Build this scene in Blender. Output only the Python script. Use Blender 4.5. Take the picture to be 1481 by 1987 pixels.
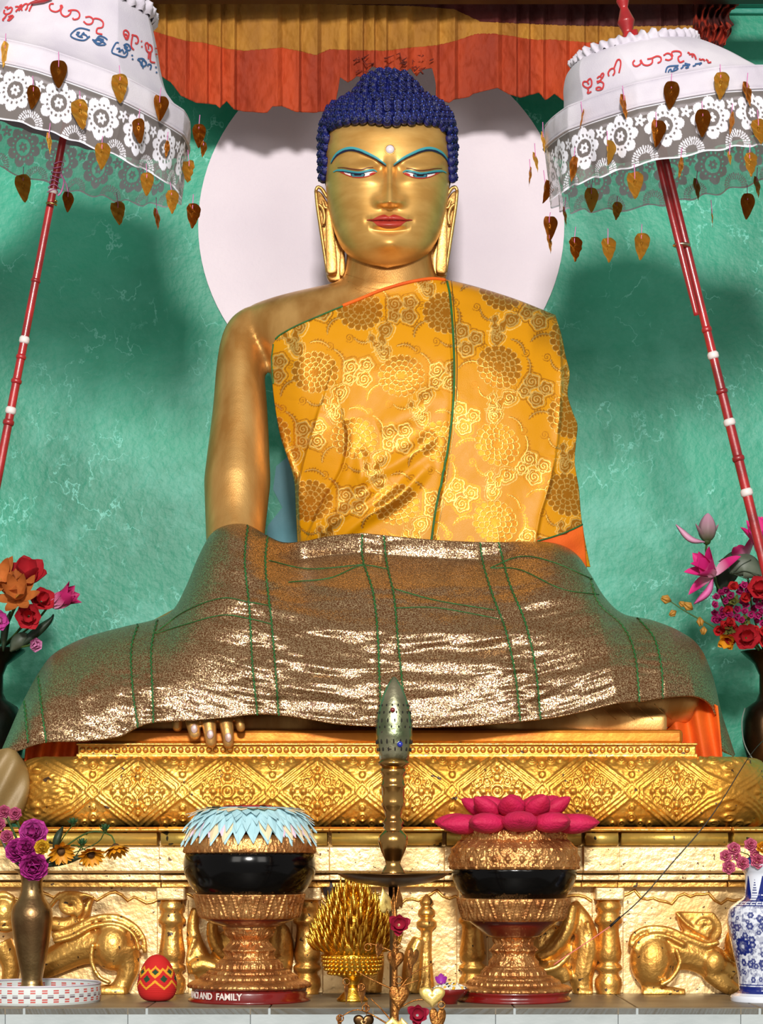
import bpy, bmesh, math, random
import numpy as np
from mathutils import Vector, Matrix
from mathutils.bvhtree import BVHTree
random.seed(7); np.random.seed(7)
for o in list(bpy.data.objects): bpy.data.objects.remove(o)
scene = bpy.context.scene
COL = scene.collection
PI = math.pi

# ---------------------------------------------------------------- camera, world, light
F = 4000.0; CX = 740.5; HY = 1655.0; CY = -4.0; CZ = 1.4
cam_d = bpy.data.cameras.new('camera'); cam = bpy.data.objects.new('camera', cam_d); COL.objects.link(cam)
cam.location = (0, CY, CZ); cam.rotation_euler = (PI/2, 0, 0)
cam_d.sensor_fit = 'HORIZONTAL'; cam_d.sensor_width = 36; cam_d.lens = 36*F/1481
cam_d.shift_x = 0; cam_d.shift_y = (HY-993.5)/1481        # rising lens shift keeps the verticals parallel
cam_d.clip_start = .05
scene.camera = cam
w = bpy.data.worlds.new('world'); scene.world = w; w.use_nodes = True
bg = w.node_tree.nodes['Background']; bg.inputs[0].default_value = (1, .93, .85, 1); bg.inputs[1].default_value = .34

def area(name, loc, target, size, size_y, power, color=(1, 1, 1)):
    d = bpy.data.lights.new(name, 'AREA'); d.shape = 'RECTANGLE'; d.size = size; d.size_y = size_y
    d.energy = power; d.color = color
    o = bpy.data.objects.new(name, d); COL.objects.link(o); o.location = loc
    o.rotation_euler = (Vector(target)-Vector(loc)).to_track_quat('-Z', 'Y').to_euler()
area('flash_light', (0.0, -6.2, 3.5), (0, 0, 1.9), .6, .5, 390, (1, .96, .9))
area('side_fill_light', (-1.8, -5.0, 3.0), (0, 0, 1.9), 1.2, 1.6, 30, (1, .95, .88))  # added soft fill, one lamp on each side; no actual opening there
area('side_fill_light', (1.8, -5.0, 3.0), (0, 0, 1.9), 1.2, 1.6, 30, (1, .95, .88))  # matching added fill on the right
vs = scene.view_settings
scene.display_settings.display_device = 'sRGB'
vs.view_transform = 'Standard'; vs.look = 'None'; vs.exposure = 0.0; vs.gamma = 1; vs.use_curve_mapping = False

# ---------------------------------------------------------------- helpers
def P(px, py, Y):
    """photo pixel + depth -> world point(s)"""
    px = np.asarray(px, float); py = np.asarray(py, float); Y = np.asarray(Y, float)
    k = (Y-CY)/F
    a, b, c = np.broadcast_arrays((px-CX)*k, Y, CZ-(py-HY)*k)
    return np.stack([a, b, c], -1)
def kk(Y): return (Y-CY)/F
def zz(py, Y): return CZ-(py-HY)*kk(Y)
def xx(px, Y): return (px-CX)*kk(Y)

WL = {}
def link(name, me, parent=None, loc=(0, 0, 0)):
    o = bpy.data.objects.new(name, me); COL.objects.link(o)
    loc = Vector(loc)
    if parent is not None:
        o.parent = parent; o.location = loc-WL[parent.name]
    else: o.location = loc
    WL[o.name] = loc
    return o
def tag(o, label=None, cat=None, group=None, kind=None):
    if label: o['label'] = label
    if cat: o['category'] = cat
    if group: o['group'] = group
    if kind: o['kind'] = kind
    return o
def thing(name, loc, label, cat, group=None):
    return tag(link(name, None, None, loc), label, cat, group)
def smooth(me, on=True):
    me.polygons.foreach_set('use_smooth', [on]*len(me.polygons)); me.update()
def mesh(name, V, Fc, mat=None, sm=True):
    me = bpy.data.meshes.new(name)
    V = np.asarray(V, float).reshape(-1, 3)
    if isinstance(Fc, np.ndarray):
        n = len(Fc); q = Fc.shape[1]
        me.vertices.add(len(V)); me.vertices.foreach_set('co', V.astype(np.float32).ravel())
        me.loops.add(n*q); me.loops.foreach_set('vertex_index', Fc.astype(np.int32).ravel())
        me.polygons.add(n); me.polygons.foreach_set('loop_start', np.arange(0, n*q, q, dtype=np.int32))
        me.polygons.foreach_set('loop_total', np.full(n, q, dtype=np.int32))
        me.update(calc_edges=True); me.validate()
    else:
        me.from_pydata([tuple(v) for v in V], [], [tuple(int(i) for i in f) for f in Fc]); me.update()
    if mat: me.materials.append(mat)
    smooth(me, sm)
    return me
def gridfaces(nu, nv, closeu=False):
    """verts indexed [j*nu+i]"""
    i = np.arange(nu if closeu else nu-1); j = np.arange(nv-1)
    I, J = np.meshgrid(i, j); I2 = (I+1) % nu
    return np.stack([J*nu+I, J*nu+I2, (J+1)*nu+I2, (J+1)*nu+I], -1).reshape(-1, 4)
def attr(me, name, vals):
    a = me.attributes.new(name, 'FLOAT', 'POINT'); a.data.foreach_set('value', np.asarray(vals, np.float32).ravel())
def crv(pts, n, closed=False):
    """Catmull-Rom resample uniformly to n points (any dimension)"""
    p = np.asarray(pts, float)
    if len(p) < 3:
        t = np.linspace(0, 1, n)[:, None]; return p[0]*(1-t)+p[-1]*t
    if closed: q = np.vstack([p[-1], p, p[0], p[1]])
    else: q = np.vstack([2*p[0]-p[1], p, 2*p[-1]-p[-2]])
    segs = []
    for a in range(len(q)-3):
        t = np.linspace(0, 1, 16, endpoint=False)[:, None]
        p0, p1, p2, p3 = q[a:a+4]
        segs.append(.5*((2*p1)+(-p0+p2)*t+(2*p0-5*p1+4*p2-p3)*t*t+(-p0+3*p1-3*p2+p3)*t**3))
    s = np.vstack(segs+[q[-2][None]])
    L = np.r_[0, np.cumsum(np.linalg.norm(np.diff(s, axis=0), axis=1))]
    u = np.linspace(0, L[-1], n+1)[:-1] if closed else np.linspace(0, L[-1], n)
    return np.stack([np.interp(u, L, s[:, d]) for d in range(s.shape[1])], -1)
def coons(T, B, L, R, nu, nv):
    """T,B left->right; L,R top->bottom"""
    T, B = crv(T, nu), crv(B, nu); L, R = crv(L, nv), crv(R, nv)
    u = np.linspace(0, 1, nu)[None, :, None]; v = np.linspace(0, 1, nv)[:, None, None]
    S = (1-v)*T[None]+v*B[None]+(1-u)*L[:, None]+u*R[:, None]
    S -= (1-u)*(1-v)*T[0]+u*(1-v)*T[-1]+(1-u)*v*B[0]+u*v*B[-1]
    return S
def tab(T):
    """smooth a profile table (first column is the key)"""
    c = crv(T, 400); c = c[np.argsort(c[:, 0])]; k_ = np.ones(17)/17; g = np.linspace(c[0, 0], c[-1, 0], 500)
    out = [g]
    for d in range(1, c.shape[1]):
        y = np.interp(g, c[:, 0], c[:, d]); z = np.convolve(np.pad(y, 8, mode='reflect', reflect_type='odd'), k_, 'valid'); out.append(z)
    return np.stack(out, -1)
def vnoise(x, y, seed=0):
    """smooth value noise, vectorised"""
    x = np.asarray(x, float); y = np.asarray(y, float)
    def h(i, j):
        s = np.sin(i*127.1+j*311.7+seed*74.7)*43758.5453; return s-np.floor(s)
    i, j = np.floor(x), np.floor(y); f, g = x-i, y-j
    f = f*f*(3-2*f); g = g*g*(3-2*g)
    return (h(i, j)*(1-f)+h(i+1, j)*f)*(1-g)+(h(i, j+1)*(1-f)+h(i+1, j+1)*f)*g
def fbm(x, y, seed=0, o=3):
    s = 0; a = .5
    for k in range(o): s = s+a*vnoise(x*2**k, y*2**k, seed+k); a *= .5
    return s

class MB:
    """collects shapes into one mesh"""
    def __init__(s): s.V = []; s.F = []
    def add(s, V, Fc):
        b = len(s.V); s.V += [tuple(v) for v in np.asarray(V).reshape(-1, 3)]
        s.F += [tuple(int(i)+b for i in f) for f in Fc]; return s
    def tube(s, pts, r, n=8, cap=True, flat=1):
        p = np.asarray(pts, float); m = len(p)
        r = np.interp(np.linspace(0, 1, m), np.linspace(0, 1, len(r)), r) if hasattr(r, '__len__') else np.full(m, r)
        t = np.gradient(p, axis=0); t /= np.linalg.norm(t, axis=1)[:, None]+1e-12
        up = np.array([0, 1., 0]); 
        if abs(t[0] @ up) > .9: up = np.array([1., 0, 0])
        a = up-t[0]*(up@t[0]); a /= np.linalg.norm(a)
        V = []
        for i in range(m):
            a = a-t[i]*(a@t[i]); a /= np.linalg.norm(a)+1e-12
            b = np.cross(t[i], a)
            for q in range(n):
                g = 2*PI*q/n; V.append(p[i]+r[i]*(math.cos(g)*a*flat+math.sin(g)*b))
        Fc = [tuple(f) for f in gridfaces(n, m, True)]
        if cap: Fc += [tuple(range(n))[::-1], tuple((m-1)*n+q for q in range(n))]
        return s.add(V, Fc)
    def ell(s, c, r, n=16, m=10, rot=None):
        th = np.linspace(0, 2*PI, n, endpoint=False); ph = np.linspace(1e-3, PI-1e-3, m)
        T, H = np.meshgrid(th, ph)
        V = np.stack([np.cos(T)*np.sin(H)*r[0], np.sin(T)*np.sin(H)*r[1], np.cos(H)*r[2]], -1).reshape(-1, 3)
        if rot is not None: V = V @ np.array(rot.to_3x3() if hasattr(rot, 'to_3x3') else rot).T
        Fc = [tuple(f) for f in gridfaces(n, m, True)[:, ::-1]]+[tuple(range(n))[::-1], tuple((m-1)*n+q for q in range(n))]
        return s.add(V+np.array(c), Fc)
    def box(s, a, b):
        x0, y0, z0 = a; x1, y1, z1 = b
        V = [(x, y, z) for x in (x0, x1) for y in (y0, y1) for z in (z0, z1)]
        return s.add(V, [(0, 1, 3, 2), (4, 6, 7, 5), (0, 4, 5, 1), (2, 3, 7, 6), (0, 2, 6, 4), (1, 5, 7, 3)])
    def lathe(s, prof, c, n=48, squash=1):
        """prof [(r,z)] world units, c=(x,y)"""
        pr = np.asarray(prof, float); th = np.linspace(0, 2*PI, n, endpoint=False)
        V = [(c[0]+r*math.cos(t), c[1]+r*math.sin(t)*squash, z) for r, z in pr for t in th]
        Fc = [tuple(f) for f in gridfaces(n, len(pr), True)]
        if pr[0][0] > 1e-6: Fc.append(tuple(range(n))[::-1])
        if pr[-1][0] > 1e-6: Fc.append(tuple((len(pr)-1)*n+q for q in range(n)))
        return s.add(V, Fc)
    def prism(s, poly, y0, y1):
        """poly [(x,z)] extruded y0..y1"""
        n = len(poly)
        V = [(x, y0, z) for x, z in poly]+[(x, y1, z) for x, z in poly]
        return s.add(V, [tuple(range(n)), tuple(range(2*n-1, n-1, -1))]+[(i, i+n, (i+1) % n+n, (i+1) % n) for i in range(n)])
    def beam(s, x0, x1, prof):
        """prof [(Y,z)] closed polygon extruded along x"""
        n = len(prof)
        V = [(x0, y, z) for y, z in prof]+[(x1, y, z) for y, z in prof]
        return s.add(V, [tuple(range(n)), tuple(range(2*n-1, n-1, -1))]+[(i, i+n, (i+1) % n+n, (i+1) % n) for i in range(n)])
    def me(s, name, mat=None, sm=True, bevel=0, seg=2, fix=True):
        me = mesh(name, s.V, s.F, mat, sm)
        if fix or bevel:
            bm = bmesh.new(); bm.from_mesh(me)
            if bevel:
                bmesh.ops.bevel(bm, geom=[e for e in bm.edges if e.calc_face_angle(0) > .5], offset=bevel, segments=seg, profile=.5, affect='EDGES', clamp_overlap=True)
            bmesh.ops.recalc_face_normals(bm, faces=bm.faces)
            bm.to_mesh(me); bm.free(); smooth(me, sm)
        return me
    def build(s, name, mat, parent=None, sm=True, bevel=0, seg=2, loc=(0, 0, 0), **k):
        return link(name, s.me(name, mat, sm, bevel, seg, **k), parent, loc)
def shade_auto(o, ang=40):
    me = o.data
    bm = bmesh.new(); bm.from_mesh(me)
    for e in bm.edges: e.smooth = e.calc_face_angle(0) < math.radians(ang)
    for f in bm.faces: f.smooth = True
    bm.to_mesh(me); bm.free(); return o
def fuse(mb, name, mat, voxel, parent=None, it=4):
    """voxel-fuse overlapping shapes into one continuous skin and smooth it"""
    me = mb.me(name+'_raw'); o = bpy.data.objects.new('tmp', me); COL.objects.link(o)
    m = o.modifiers.new('r', 'REMESH'); m.mode = 'VOXEL'; m.voxel_size = voxel
    if it:
        q = o.modifiers.new('s', 'SMOOTH'); q.factor = .5; q.iterations = it
    dg = bpy.context.evaluated_depsgraph_get(); ev = o.evaluated_get(dg)
    m2 = bpy.data.meshes.new_from_object(ev); bpy.data.objects.remove(o)
    m2.name = name; m2.materials.clear(); m2.materials.append(mat); smooth(m2)
    return link(name, m2, parent)
def px3(pts): return [tuple(P(a, b, c)) for a, b, c in pts]
def bvh(me): 
    me = me.data if hasattr(me, 'data') else me
    return BVHTree.FromPolygons([v.co.copy() for v in me.vertices], [tuple(p.vertices) for p in me.polygons])
CAMP = Vector((0, CY, CZ))
def cast(B, px, py, off=.001):
    d = (Vector(P(px, py, 0))-CAMP).normalized()
    h, n, i, t = B.ray_cast(CAMP, d)
    if h is None: return None
    if n.dot(d) > 0: n = -n
    return np.array(h+n*off)
def patch_on(B, top, bot, nu, nv, off, name, mat, parent, fallY=0, thick=0):
    T, Bo = crv(top, nu), crv(bot, nu); V = []; last = None
    for j in range(nv):
        for i in range(nu):
            q = T[i]+(Bo[i]-T[i])*j/(nv-1)
            h = cast(B, q[0], q[1], off)
            if h is None:
                h = np.array(P(q[0], q[1], last[1] if last is not None else fallY))
            last = h; V.append(h)
    o = link(name, mesh(name, V, gridfaces(nu, nv)[:, ::-1], mat), parent)
    if thick: solid(o, thick)
    return o
def solid(o, t, off=-1):
    m = o.modifiers.new('thickness', 'SOLIDIFY'); m.thickness = t; m.offset = off; return o
def offs(c, w):
    """left/right offset curves of a polyline c by half width w(px)"""
    t = np.gradient(c, axis=0); t /= np.linalg.norm(t, axis=1)[:, None]+1e-9
    nrm = np.stack([-t[:, 1], t[:, 0]], -1); w = np.interp(np.linspace(0, 1, len(c)), np.linspace(0, 1, len(w)), w)[:, None]
    return c-nrm*w, c+nrm*w
def stroke_mb(mb, B, pts, w, off=.0012, n=None, fallY=0):
    """painted stroke laid on a surface as a thin ribbon"""
    L = np.sum(np.linalg.norm(np.diff(np.asarray(pts, float), axis=0), axis=1)); n = n or max(4, int(L/3.0)+2)
    c = crv(pts, n); a, b = offs(c, w if hasattr(w, '__len__') else [w, w]); V = []; last = None
    for e in (a, c, b):
        for q in e:
            h = cast(B, q[0], q[1], off)
            if h is None: h = np.array(P(q[0], q[1], last[1] if last is not None else fallY))
            last = h; V.append(h)
    mb.add(V, gridfaces(n, 3))
def rope_on(B, pts, r, off, name, mat, parent, n=60, zig=0):
    c = crv(pts, n); V = []; last = None
    for i, q in enumerate(c):
        h = cast(B, q[0]+zig*(1 if i % 2 else -1), q[1], off)
        if h is None:
            if last is None: continue
            h = np.array(P(q[0], q[1], last[1]))
        last = h; V.append(h)
    if len(V) < 3: return None
    return MB().tube(V, r, 6).build(name, mat, parent)

# ---------------------------------------------------------------- materials
def lin(c):
    r = []
    for v in c[:3]:
        v = v/255.0; r.append(v/12.92 if v <= .04045 else ((v+.055)/1.055)**2.4)
    return (*r, 1)
def mat(name, c1, c2=None, scale=6, metal=0, rough=.5, bump=0, bscale=80, stretch=(1, 1, 1), coat=0, detail=5,
        speck=None, alpha=None, lo=.35, hi=.65, sheen=0, rvar=0, trans=0, sub=0, emit=None):
    m = bpy.data.materials.new(name); m.use_nodes = True; nt = m.node_tree; N = nt.nodes; L = nt.links
    b = N['Principled BSDF']; b.inputs['Metallic'].default_value = metal; b.inputs['Roughness'].default_value = rough
    b.inputs['Coat Weight'].default_value = coat; b.inputs['Coat Roughness'].default_value = .08
    b.inputs['Sheen Weight'].default_value = sheen; b.inputs['Transmission Weight'].default_value = trans
    b.inputs['Base Color'].default_value = lin(c1)
    tc = N.new('ShaderNodeTexCoord'); mp = N.new('ShaderNodeMapping'); mp.inputs['Scale'].default_value = stretch
    L.new(tc.outputs['Object'], mp.inputs[0]); src = mp.outputs[0]
    col = None
    if c2:
        n = N.new('ShaderNodeTexNoise'); n.inputs['Scale'].default_value = scale; n.inputs['Detail'].default_value = detail
        L.new(src, n.inputs['Vector'])
        r = N.new('ShaderNodeValToRGB'); r.color_ramp.elements[0].position = lo; r.color_ramp.elements[1].position = hi
        r.color_ramp.elements[0].color = lin(c2); r.color_ramp.elements[1].color = lin(c1)
        L.new(n.outputs[0], r.inputs[0]); col = r.outputs[0]
        if rvar:
            q = N.new('ShaderNodeMapRange'); q.inputs[3].default_value = rough+rvar; q.inputs[4].default_value = rough-rvar
            q.inputs[1].default_value = lo; q.inputs[2].default_value = hi
            L.new(n.outputs[0], q.inputs[0]); L.new(q.outputs[0], b.inputs['Roughness'])
    if speck:
        sc, ss, th = speck
        n2 = N.new('ShaderNodeTexNoise'); n2.inputs['Scale'].default_value = ss; n2.inputs['Detail'].default_value = 2
        L.new(tc.outputs['Object'], n2.inputs['Vector'])
        r2 = N.new('ShaderNodeValToRGB'); r2.color_ramp.elements[0].position = th; r2.color_ramp.elements[1].position = th+.02
        r2.color_ramp.elements[0].color = (0, 0, 0, 1); r2.color_ramp.elements[1].color = (1, 1, 1, 1)
        L.new(n2.outputs[0], r2.inputs[0])
        mx = N.new('ShaderNodeMix'); mx.data_type = 'RGBA'
        L.new(r2.outputs[0], mx.inputs[0])
        if col: L.new(col, mx.inputs[6])
        else: mx.inputs[6].default_value = lin(c1)
        mx.inputs[7].default_value = lin(sc); col = mx.outputs[2]
        if metal:
            mm = N.new('ShaderNodeMath'); mm.operation = 'MULTIPLY_ADD'; mm.inputs[1].default_value = -metal; mm.inputs[2].default_value = metal
            L.new(r2.outputs[0], mm.inputs[0]); L.new(mm.outputs[0], b.inputs['Metallic'])
    if col: L.new(col, b.inputs['Base Color'])
    if bump:
        n3 = N.new('ShaderNodeTexNoise'); n3.inputs['Scale'].default_value = bscale; n3.inputs['Detail'].default_value = 4
        L.new(src, n3.inputs['Vector'])
        bp = N.new('ShaderNodeBump'); bp.inputs['Strength'].default_value = bump; bp.inputs['Distance'].default_value = .004
        L.new(n3.outputs[0], bp.inputs['Height']); L.new(bp.outputs[0], b.inputs['Normal'])
    if alpha is not None: b.inputs['Alpha'].default_value = alpha
    if emit: b.inputs['Emission Color'].default_value = lin(emit[0]); b.inputs['Emission Strength'].default_value = emit[1]
    return m
def attr_mix(m, name, c0, c1, bump=0):
    """base colour from a painted/woven pattern attribute"""
    nt = m.node_tree; N = nt.nodes; L = nt.links; b = N['Principled BSDF']
    a = N.new('ShaderNodeAttribute'); a.attribute_name = name
    mx = N.new('ShaderNodeMix'); mx.data_type = 'RGBA'; mx.inputs[6].default_value = lin(c0); mx.inputs[7].default_value = lin(c1)
    L.new(a.outputs['Fac'], mx.inputs[0]); L.new(mx.outputs[2], b.inputs['Base Color'])
    return a, mx

BODY = mat('body_gold_paint', (222, 174, 104), (178, 126, 62), 7, .68, .38, .12, 260, (3, 3, .7), speck=((120, 72, 20), 46, .78), rvar=.06)
FACE = mat('face_gold_paint', (230, 182, 104), (208, 156, 80), 14, .6, .41, .05, 400, (1, 1, 3))
GILT = mat('gilt_leaf', (240, 190, 104), (206, 150, 70), 9, .84, .38, .35, 130, speck=((66, 42, 16), 75, .685), rvar=.08)
GILTD = mat('gilt_leaf_cushion', (236, 182, 86), (206, 146, 54), 10, .84, .40, .25, 190, speck=((66, 42, 16), 60, .70), rvar=.06)
GILTP = mat('gilt_leaf_pale', (250, 220, 164), (230, 190, 124), 12, .6, .42, .5, 90, speck=((110, 72, 30), 120, .69), rvar=.08)
GILTO = mat('gilt_olive', (230, 192, 100), (184, 156, 70), 8, .65, .42, .2, 90, speck=((40, 34, 14), 45, .66))
GILTR = mat('gilt_lacquer', (216, 160, 98), (168, 108, 60), 30, .82, .32, .35, 330, speck=((90, 30, 18), 150, .72))
BRASS = mat('brass', (190, 160, 96), (140, 108, 56), 8, 1, .27, .05, 200)
BRASSD = mat('dark_brass', (122, 92, 58), (70, 48, 30), 9, 1, .32, .05, 200)
GREENM = mat('oxidised_brass', (168, 160, 112), (104, 112, 80), 9, 1, .3, .1, 150)
REDL = mat('red_lacquer', (128, 16, 14), (92, 8, 8), 12, 0, .3, .03, 100, coat=.7)
REDP = mat('red_pole_lacquer', (168, 30, 34), (118, 18, 24), 20, 0, .38, .1, 120, coat=.3)
BLACKL = mat('black_lacquer', (3, 3, 4), None, 5, 0, .14)
BLACKL.node_tree.nodes['Principled BSDF'].inputs['Specular IOR Level'].default_value = .28
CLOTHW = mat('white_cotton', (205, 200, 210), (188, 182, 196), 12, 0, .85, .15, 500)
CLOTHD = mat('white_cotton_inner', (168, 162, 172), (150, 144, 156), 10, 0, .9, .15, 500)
ORANGE = mat('orange_cotton', (232, 104, 10), (206, 78, 4), 9, 0, .75, .2, 300)
GREENS = mat('green_braid', (26, 104, 46), (40, 84, 36), 60, 0, .6, .3, 500)
FOIL = mat('gold_foil', (255, 216, 100), (246, 170, 56), 60, .8, .32, 1, 140)
FOILD = mat('copper_foil', (206, 132, 44), (150, 82, 24), 50, 1, .3, .8, 120)
THREAD = mat('pink_thread', (206, 120, 176))
STEM = mat('green_stem', (66, 92, 30), (44, 66, 22), 30, 0, .6)
# ---------------------------------------------------------------- setting
WY = .36
WALL = mat('teal_paint', (30, 160, 128), (16, 130, 102), 2.4, 0, .48, .5, 60)
def wall_streaks(m):
    nt = m.node_tree; N = nt.nodes; L = nt.links; b = N['Principled BSDF']; old = b.inputs['Base Color'].links[0].from_socket
    tc = N.new('ShaderNodeTexCoord'); mp = N.new('ShaderNodeMapping'); mp.inputs['Scale'].default_value = (1, 1, .8); L.new(tc.outputs['Object'], mp.inputs[0])
    n0 = N.new('ShaderNodeTexNoise'); n0.inputs['Scale'].default_value = 26; n0.inputs['Detail'].default_value = 6; L.new(mp.outputs[0], n0.inputs['Vector'])
    # thin curved chalky scratches: narrow band of a noise level set, gated by a patch noise
    s = N.new('ShaderNodeMath'); s.operation = 'SUBTRACT'; s.inputs[1].default_value = .5; L.new(n0.outputs[0], s.inputs[0])
    a = N.new('ShaderNodeMath'); a.operation = 'ABSOLUTE'; L.new(s.outputs[0], a.inputs[0])
    mr = N.new('ShaderNodeMapRange'); mr.inputs[1].default_value = 0; mr.inputs[2].default_value = .018; mr.inputs[3].default_value = 1; mr.inputs[4].default_value = 0; L.new(a.outputs[0], mr.inputs[0])
    n1 = N.new('ShaderNodeTexNoise'); n1.inputs['Scale'].default_value = 13; n1.inputs['Detail'].default_value = 6; L.new(tc.outputs['Object'], n1.inputs['Vector'])
    g = N.new('ShaderNodeMapRange'); g.inputs[1].default_value = .5; g.inputs[2].default_value = .62; g.inputs[3].default_value = 0; g.inputs[4].default_value = .75; L.new(n1.outputs[0], g.inputs[0])
    mu = N.new('ShaderNodeMath'); mu.operation = 'MULTIPLY'; L.new(mr.outputs[0], mu.inputs[0]); L.new(g.outputs[0], mu.inputs[1])
    n2 = N.new('ShaderNodeTexNoise'); n2.inputs['Scale'].default_value = 5; n2.inputs['Detail'].default_value = 9; n2.inputs['Roughness'].default_value = .75; L.new(tc.outputs['Object'], n2.inputs['Vector'])
    g2 = N.new('ShaderNodeMapRange'); g2.inputs[1].default_value = .47; g2.inputs[2].default_value = .68; g2.inputs[3].default_value = 0; g2.inputs[4].default_value = .5; L.new(n2.outputs[0], g2.inputs[0])
    # more wear low on the wall, to the left of the statue
    sx = N.new('ShaderNodeSeparateXYZ'); L.new(tc.outputs['Object'], sx.inputs[0])
    gz = N.new('ShaderNodeMapRange'); gz.inputs[1].default_value = 2.6; gz.inputs[2].default_value = 1.9; gz.inputs[3].default_value = .25; gz.inputs[4].default_value = 1; L.new(sx.outputs[2], gz.inputs[0])
    m3 = N.new('ShaderNodeMath'); m3.operation = 'MULTIPLY'; L.new(g2.outputs[0], m3.inputs[0]); L.new(gz.outputs[0], m3.inputs[1])
    mxx = N.new('ShaderNodeMath'); mxx.operation = 'MAXIMUM'; L.new(mu.outputs[0], mxx.inputs[0]); L.new(m3.outputs[0], mxx.inputs[1])
    mx = N.new('ShaderNodeMix'); mx.data_type = 'RGBA'; L.new(mxx.outputs[0], mx.inputs[0]); L.new(old, mx.inputs[6]); mx.inputs[7].default_value = lin((124, 212, 196))
    L.new(mx.outputs[2], b.inputs['Base Color'])
wall_streaks(WALL)
tag(MB().box((-2.5, WY, 0), (2.5, WY+.15, 4.2)).build('wall_back', WALL, sm=False), kind='structure')
tag(MB().box((-2.5, -3.2, -.1), (2.5, WY+.15, 0)).build('floor', mat('floor_tile', (120, 112, 100), (90, 84, 76), 3), sm=False), kind='structure')
k = kk(WY)
t1 = MB(); zt = zz(30, WY); t1.box((xx(1330, WY), WY-.012, zt), (2.5, WY+.01, zt+.012)); t1.box((xx(1330, WY), WY-.03, zt+.012), (2.5, WY+.01, zt+.25))
tag(t1.build('trim_1', mat('teal_trim_paint', (52, 150, 132), (34, 128, 108), 5, 0, .45, .3, 60), sm=False, bevel=.003), kind='structure')
# painted white halo: a shallow plaster disc
cxh, rh = xx(740, WY), 355*k
pts = [(cxh+rh*math.cos(a)*1.0, zz(438, WY)+rh*math.sin(a)) for a in np.linspace(0, 2*PI, 96, endpoint=False)]
halo = MB().prism(pts, WY-.005, WY-.0002).build('halo_disc', mat('halo_white_paint', (226, 214, 224), (216, 204, 216), 4, 0, .6, .3, 120), sm=False)
tag(halo, 'large white painted round halo on the green wall behind the head', 'halo')
# pale blue patch at the back of the arm gap
bl = MB().prism([(xx(a, WY), zz(b, WY)) for a, b in [(536, 905), (560, 885), (600, 900), (600, 1100), (508, 1100), (520, 1020), (548, 985), (530, 950)]], WY-.002, WY-.0001)
tag(bl.build('paint_patch', mat('pale_blue_paint', (116, 164, 178), (92, 146, 160), 8, 0, .7, .3, 90), sm=False), 'pale blue painted patch on the wall between the arm and the robe', 'paint patch')

# canopy board above the frame (throws the upper valance into shade)
tag(MB().box((-.62, .04, 3.088), (.95, .10, 3.14)).build('canopy_board', mat('dark_wood', (60, 22, 14), (40, 14, 10), 8)), 'dark wooden canopy board above the pleated valance', 'canopy')

# marble altar shelf
LY0, LY1 = -.74, -.40
zL = zz(1955, LY0)
MARB = mat('grey_marble', (178, 186, 188), (148, 158, 160), 6, 0, .4, .1, 60, detail=8, stretch=(1, 1, 2))
shelf = thing('altar_shelf', (0, (LY0+LY1)/2, 0), 'grey marble altar shelf under the offerings, faced with slabs', 'shelf')
MB().box((-1.3, LY0+.0145, 0), (1.3, WY-.001, zL-.0125)).build('shelf_core', mat('mortar', (126, 104, 84), (104, 84, 66), 20), shelf, sm=False)
sx0 = xx(10, LY0); sw = 238*kk(LY0); i = 0
slab_me = MB().box((.0004, 0, -.19), (sw-.0004, .014, -.001)).me('marble_slab', MARB, False, .0006, 1)
top_me = MB().box((.0009, 0, -.012), (sw-.0009, LY1-LY0+.02, 0)).me('marble_tile', mat('worn_marble', (132, 120, 98), (96, 86, 70), 5, 0, .45, .1, 60, detail=8, stretch=(1, 3, 1)), False, .001, 1)
for i in range(-5, 8):
    link('marble_slab', slab_me, shelf, (sx0+sw*i, LY0, zL-.012+.0118))
    link('marble_tile', top_me, shelf, (sx0+sw*i+.03, LY0, zL))

# ---------------------------------------------------------------- gilded throne
zT = zz(1605, -.45)                       # top of plinth
thr = thing('gilded_throne', (0, -.2, zL), 'gilded lion throne with a relief carved cushion under the seated statue', 'throne')
wall_y = -.41
MB().box((-1.15, wall_y, zL), (1.15, WY-.002, zT-.006)).build('plinth', GILTP, thr, sm=False)
def prof(rows, back):
    return [(y, z) for y, z in rows]+[(back, rows[-1][1]), (back, rows[0][1])]
def mould(x0, x1, dy, tagn):
    x0, x1 = xx(x0, -.45), xx(x1, -.45); Z = lambda py: zz(py, -.45+dy); bk = wall_y+.01
    MB().beam(x0, x1, prof([(-.466+dy, zT), (-.474+dy, zT-.004), (-.474+dy, Z(1612)), (-.466+dy, Z(1614))], bk)).build('lip_moulding', GILT, thr, sm=False, bevel=.0012)
    cv = [(-.452+dy-.014*math.sin(a), Z(1627)+(.0125)*math.cos(a)) for a in np.linspace(0, PI, 9)]
    MB().beam(x0+.004, x1-.004, prof(cv, bk)).build('cove_moulding', GILTO, thr, sm=True, bevel=0) and None
    MB().beam(x0, x1, prof([(-.452+dy, Z(1642)), (-.455+dy, Z(1645)), (-.455+dy, Z(1690)), (-.45+dy, Z(1694))], bk)).build('fascia', GILTP, thr, sm=False, bevel=.001)
    MB().beam(x0, x1, prof([(-.446+dy*.6, Z(1697)), (-.446+dy*.6, Z(1708))], bk)).build('fillet', GILTP, thr, sm=False, bevel=.0012)
    MB().beam(x0, x1, prof([(-.432+dy*.4, Z(1711)), (-.432+dy*.4, Z(1722))], bk)).build('fillet', GILT, thr, sm=False, bevel=.0012)
mould(-320, 310, 0, 0); mould(312, 412, -.022, 0); mould(412, 585, -.01, 0); mould(585, 640, -.022, 0); mould(640, 862, -.010, 0)
mould(862, 960, -.022, 0); mould(960, 1130, -.01, 0); mould(1130, 1200, -.022, 0); mould(1201, 1415, 0, 0); mould(1416, 1800, -.015, 0)
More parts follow.
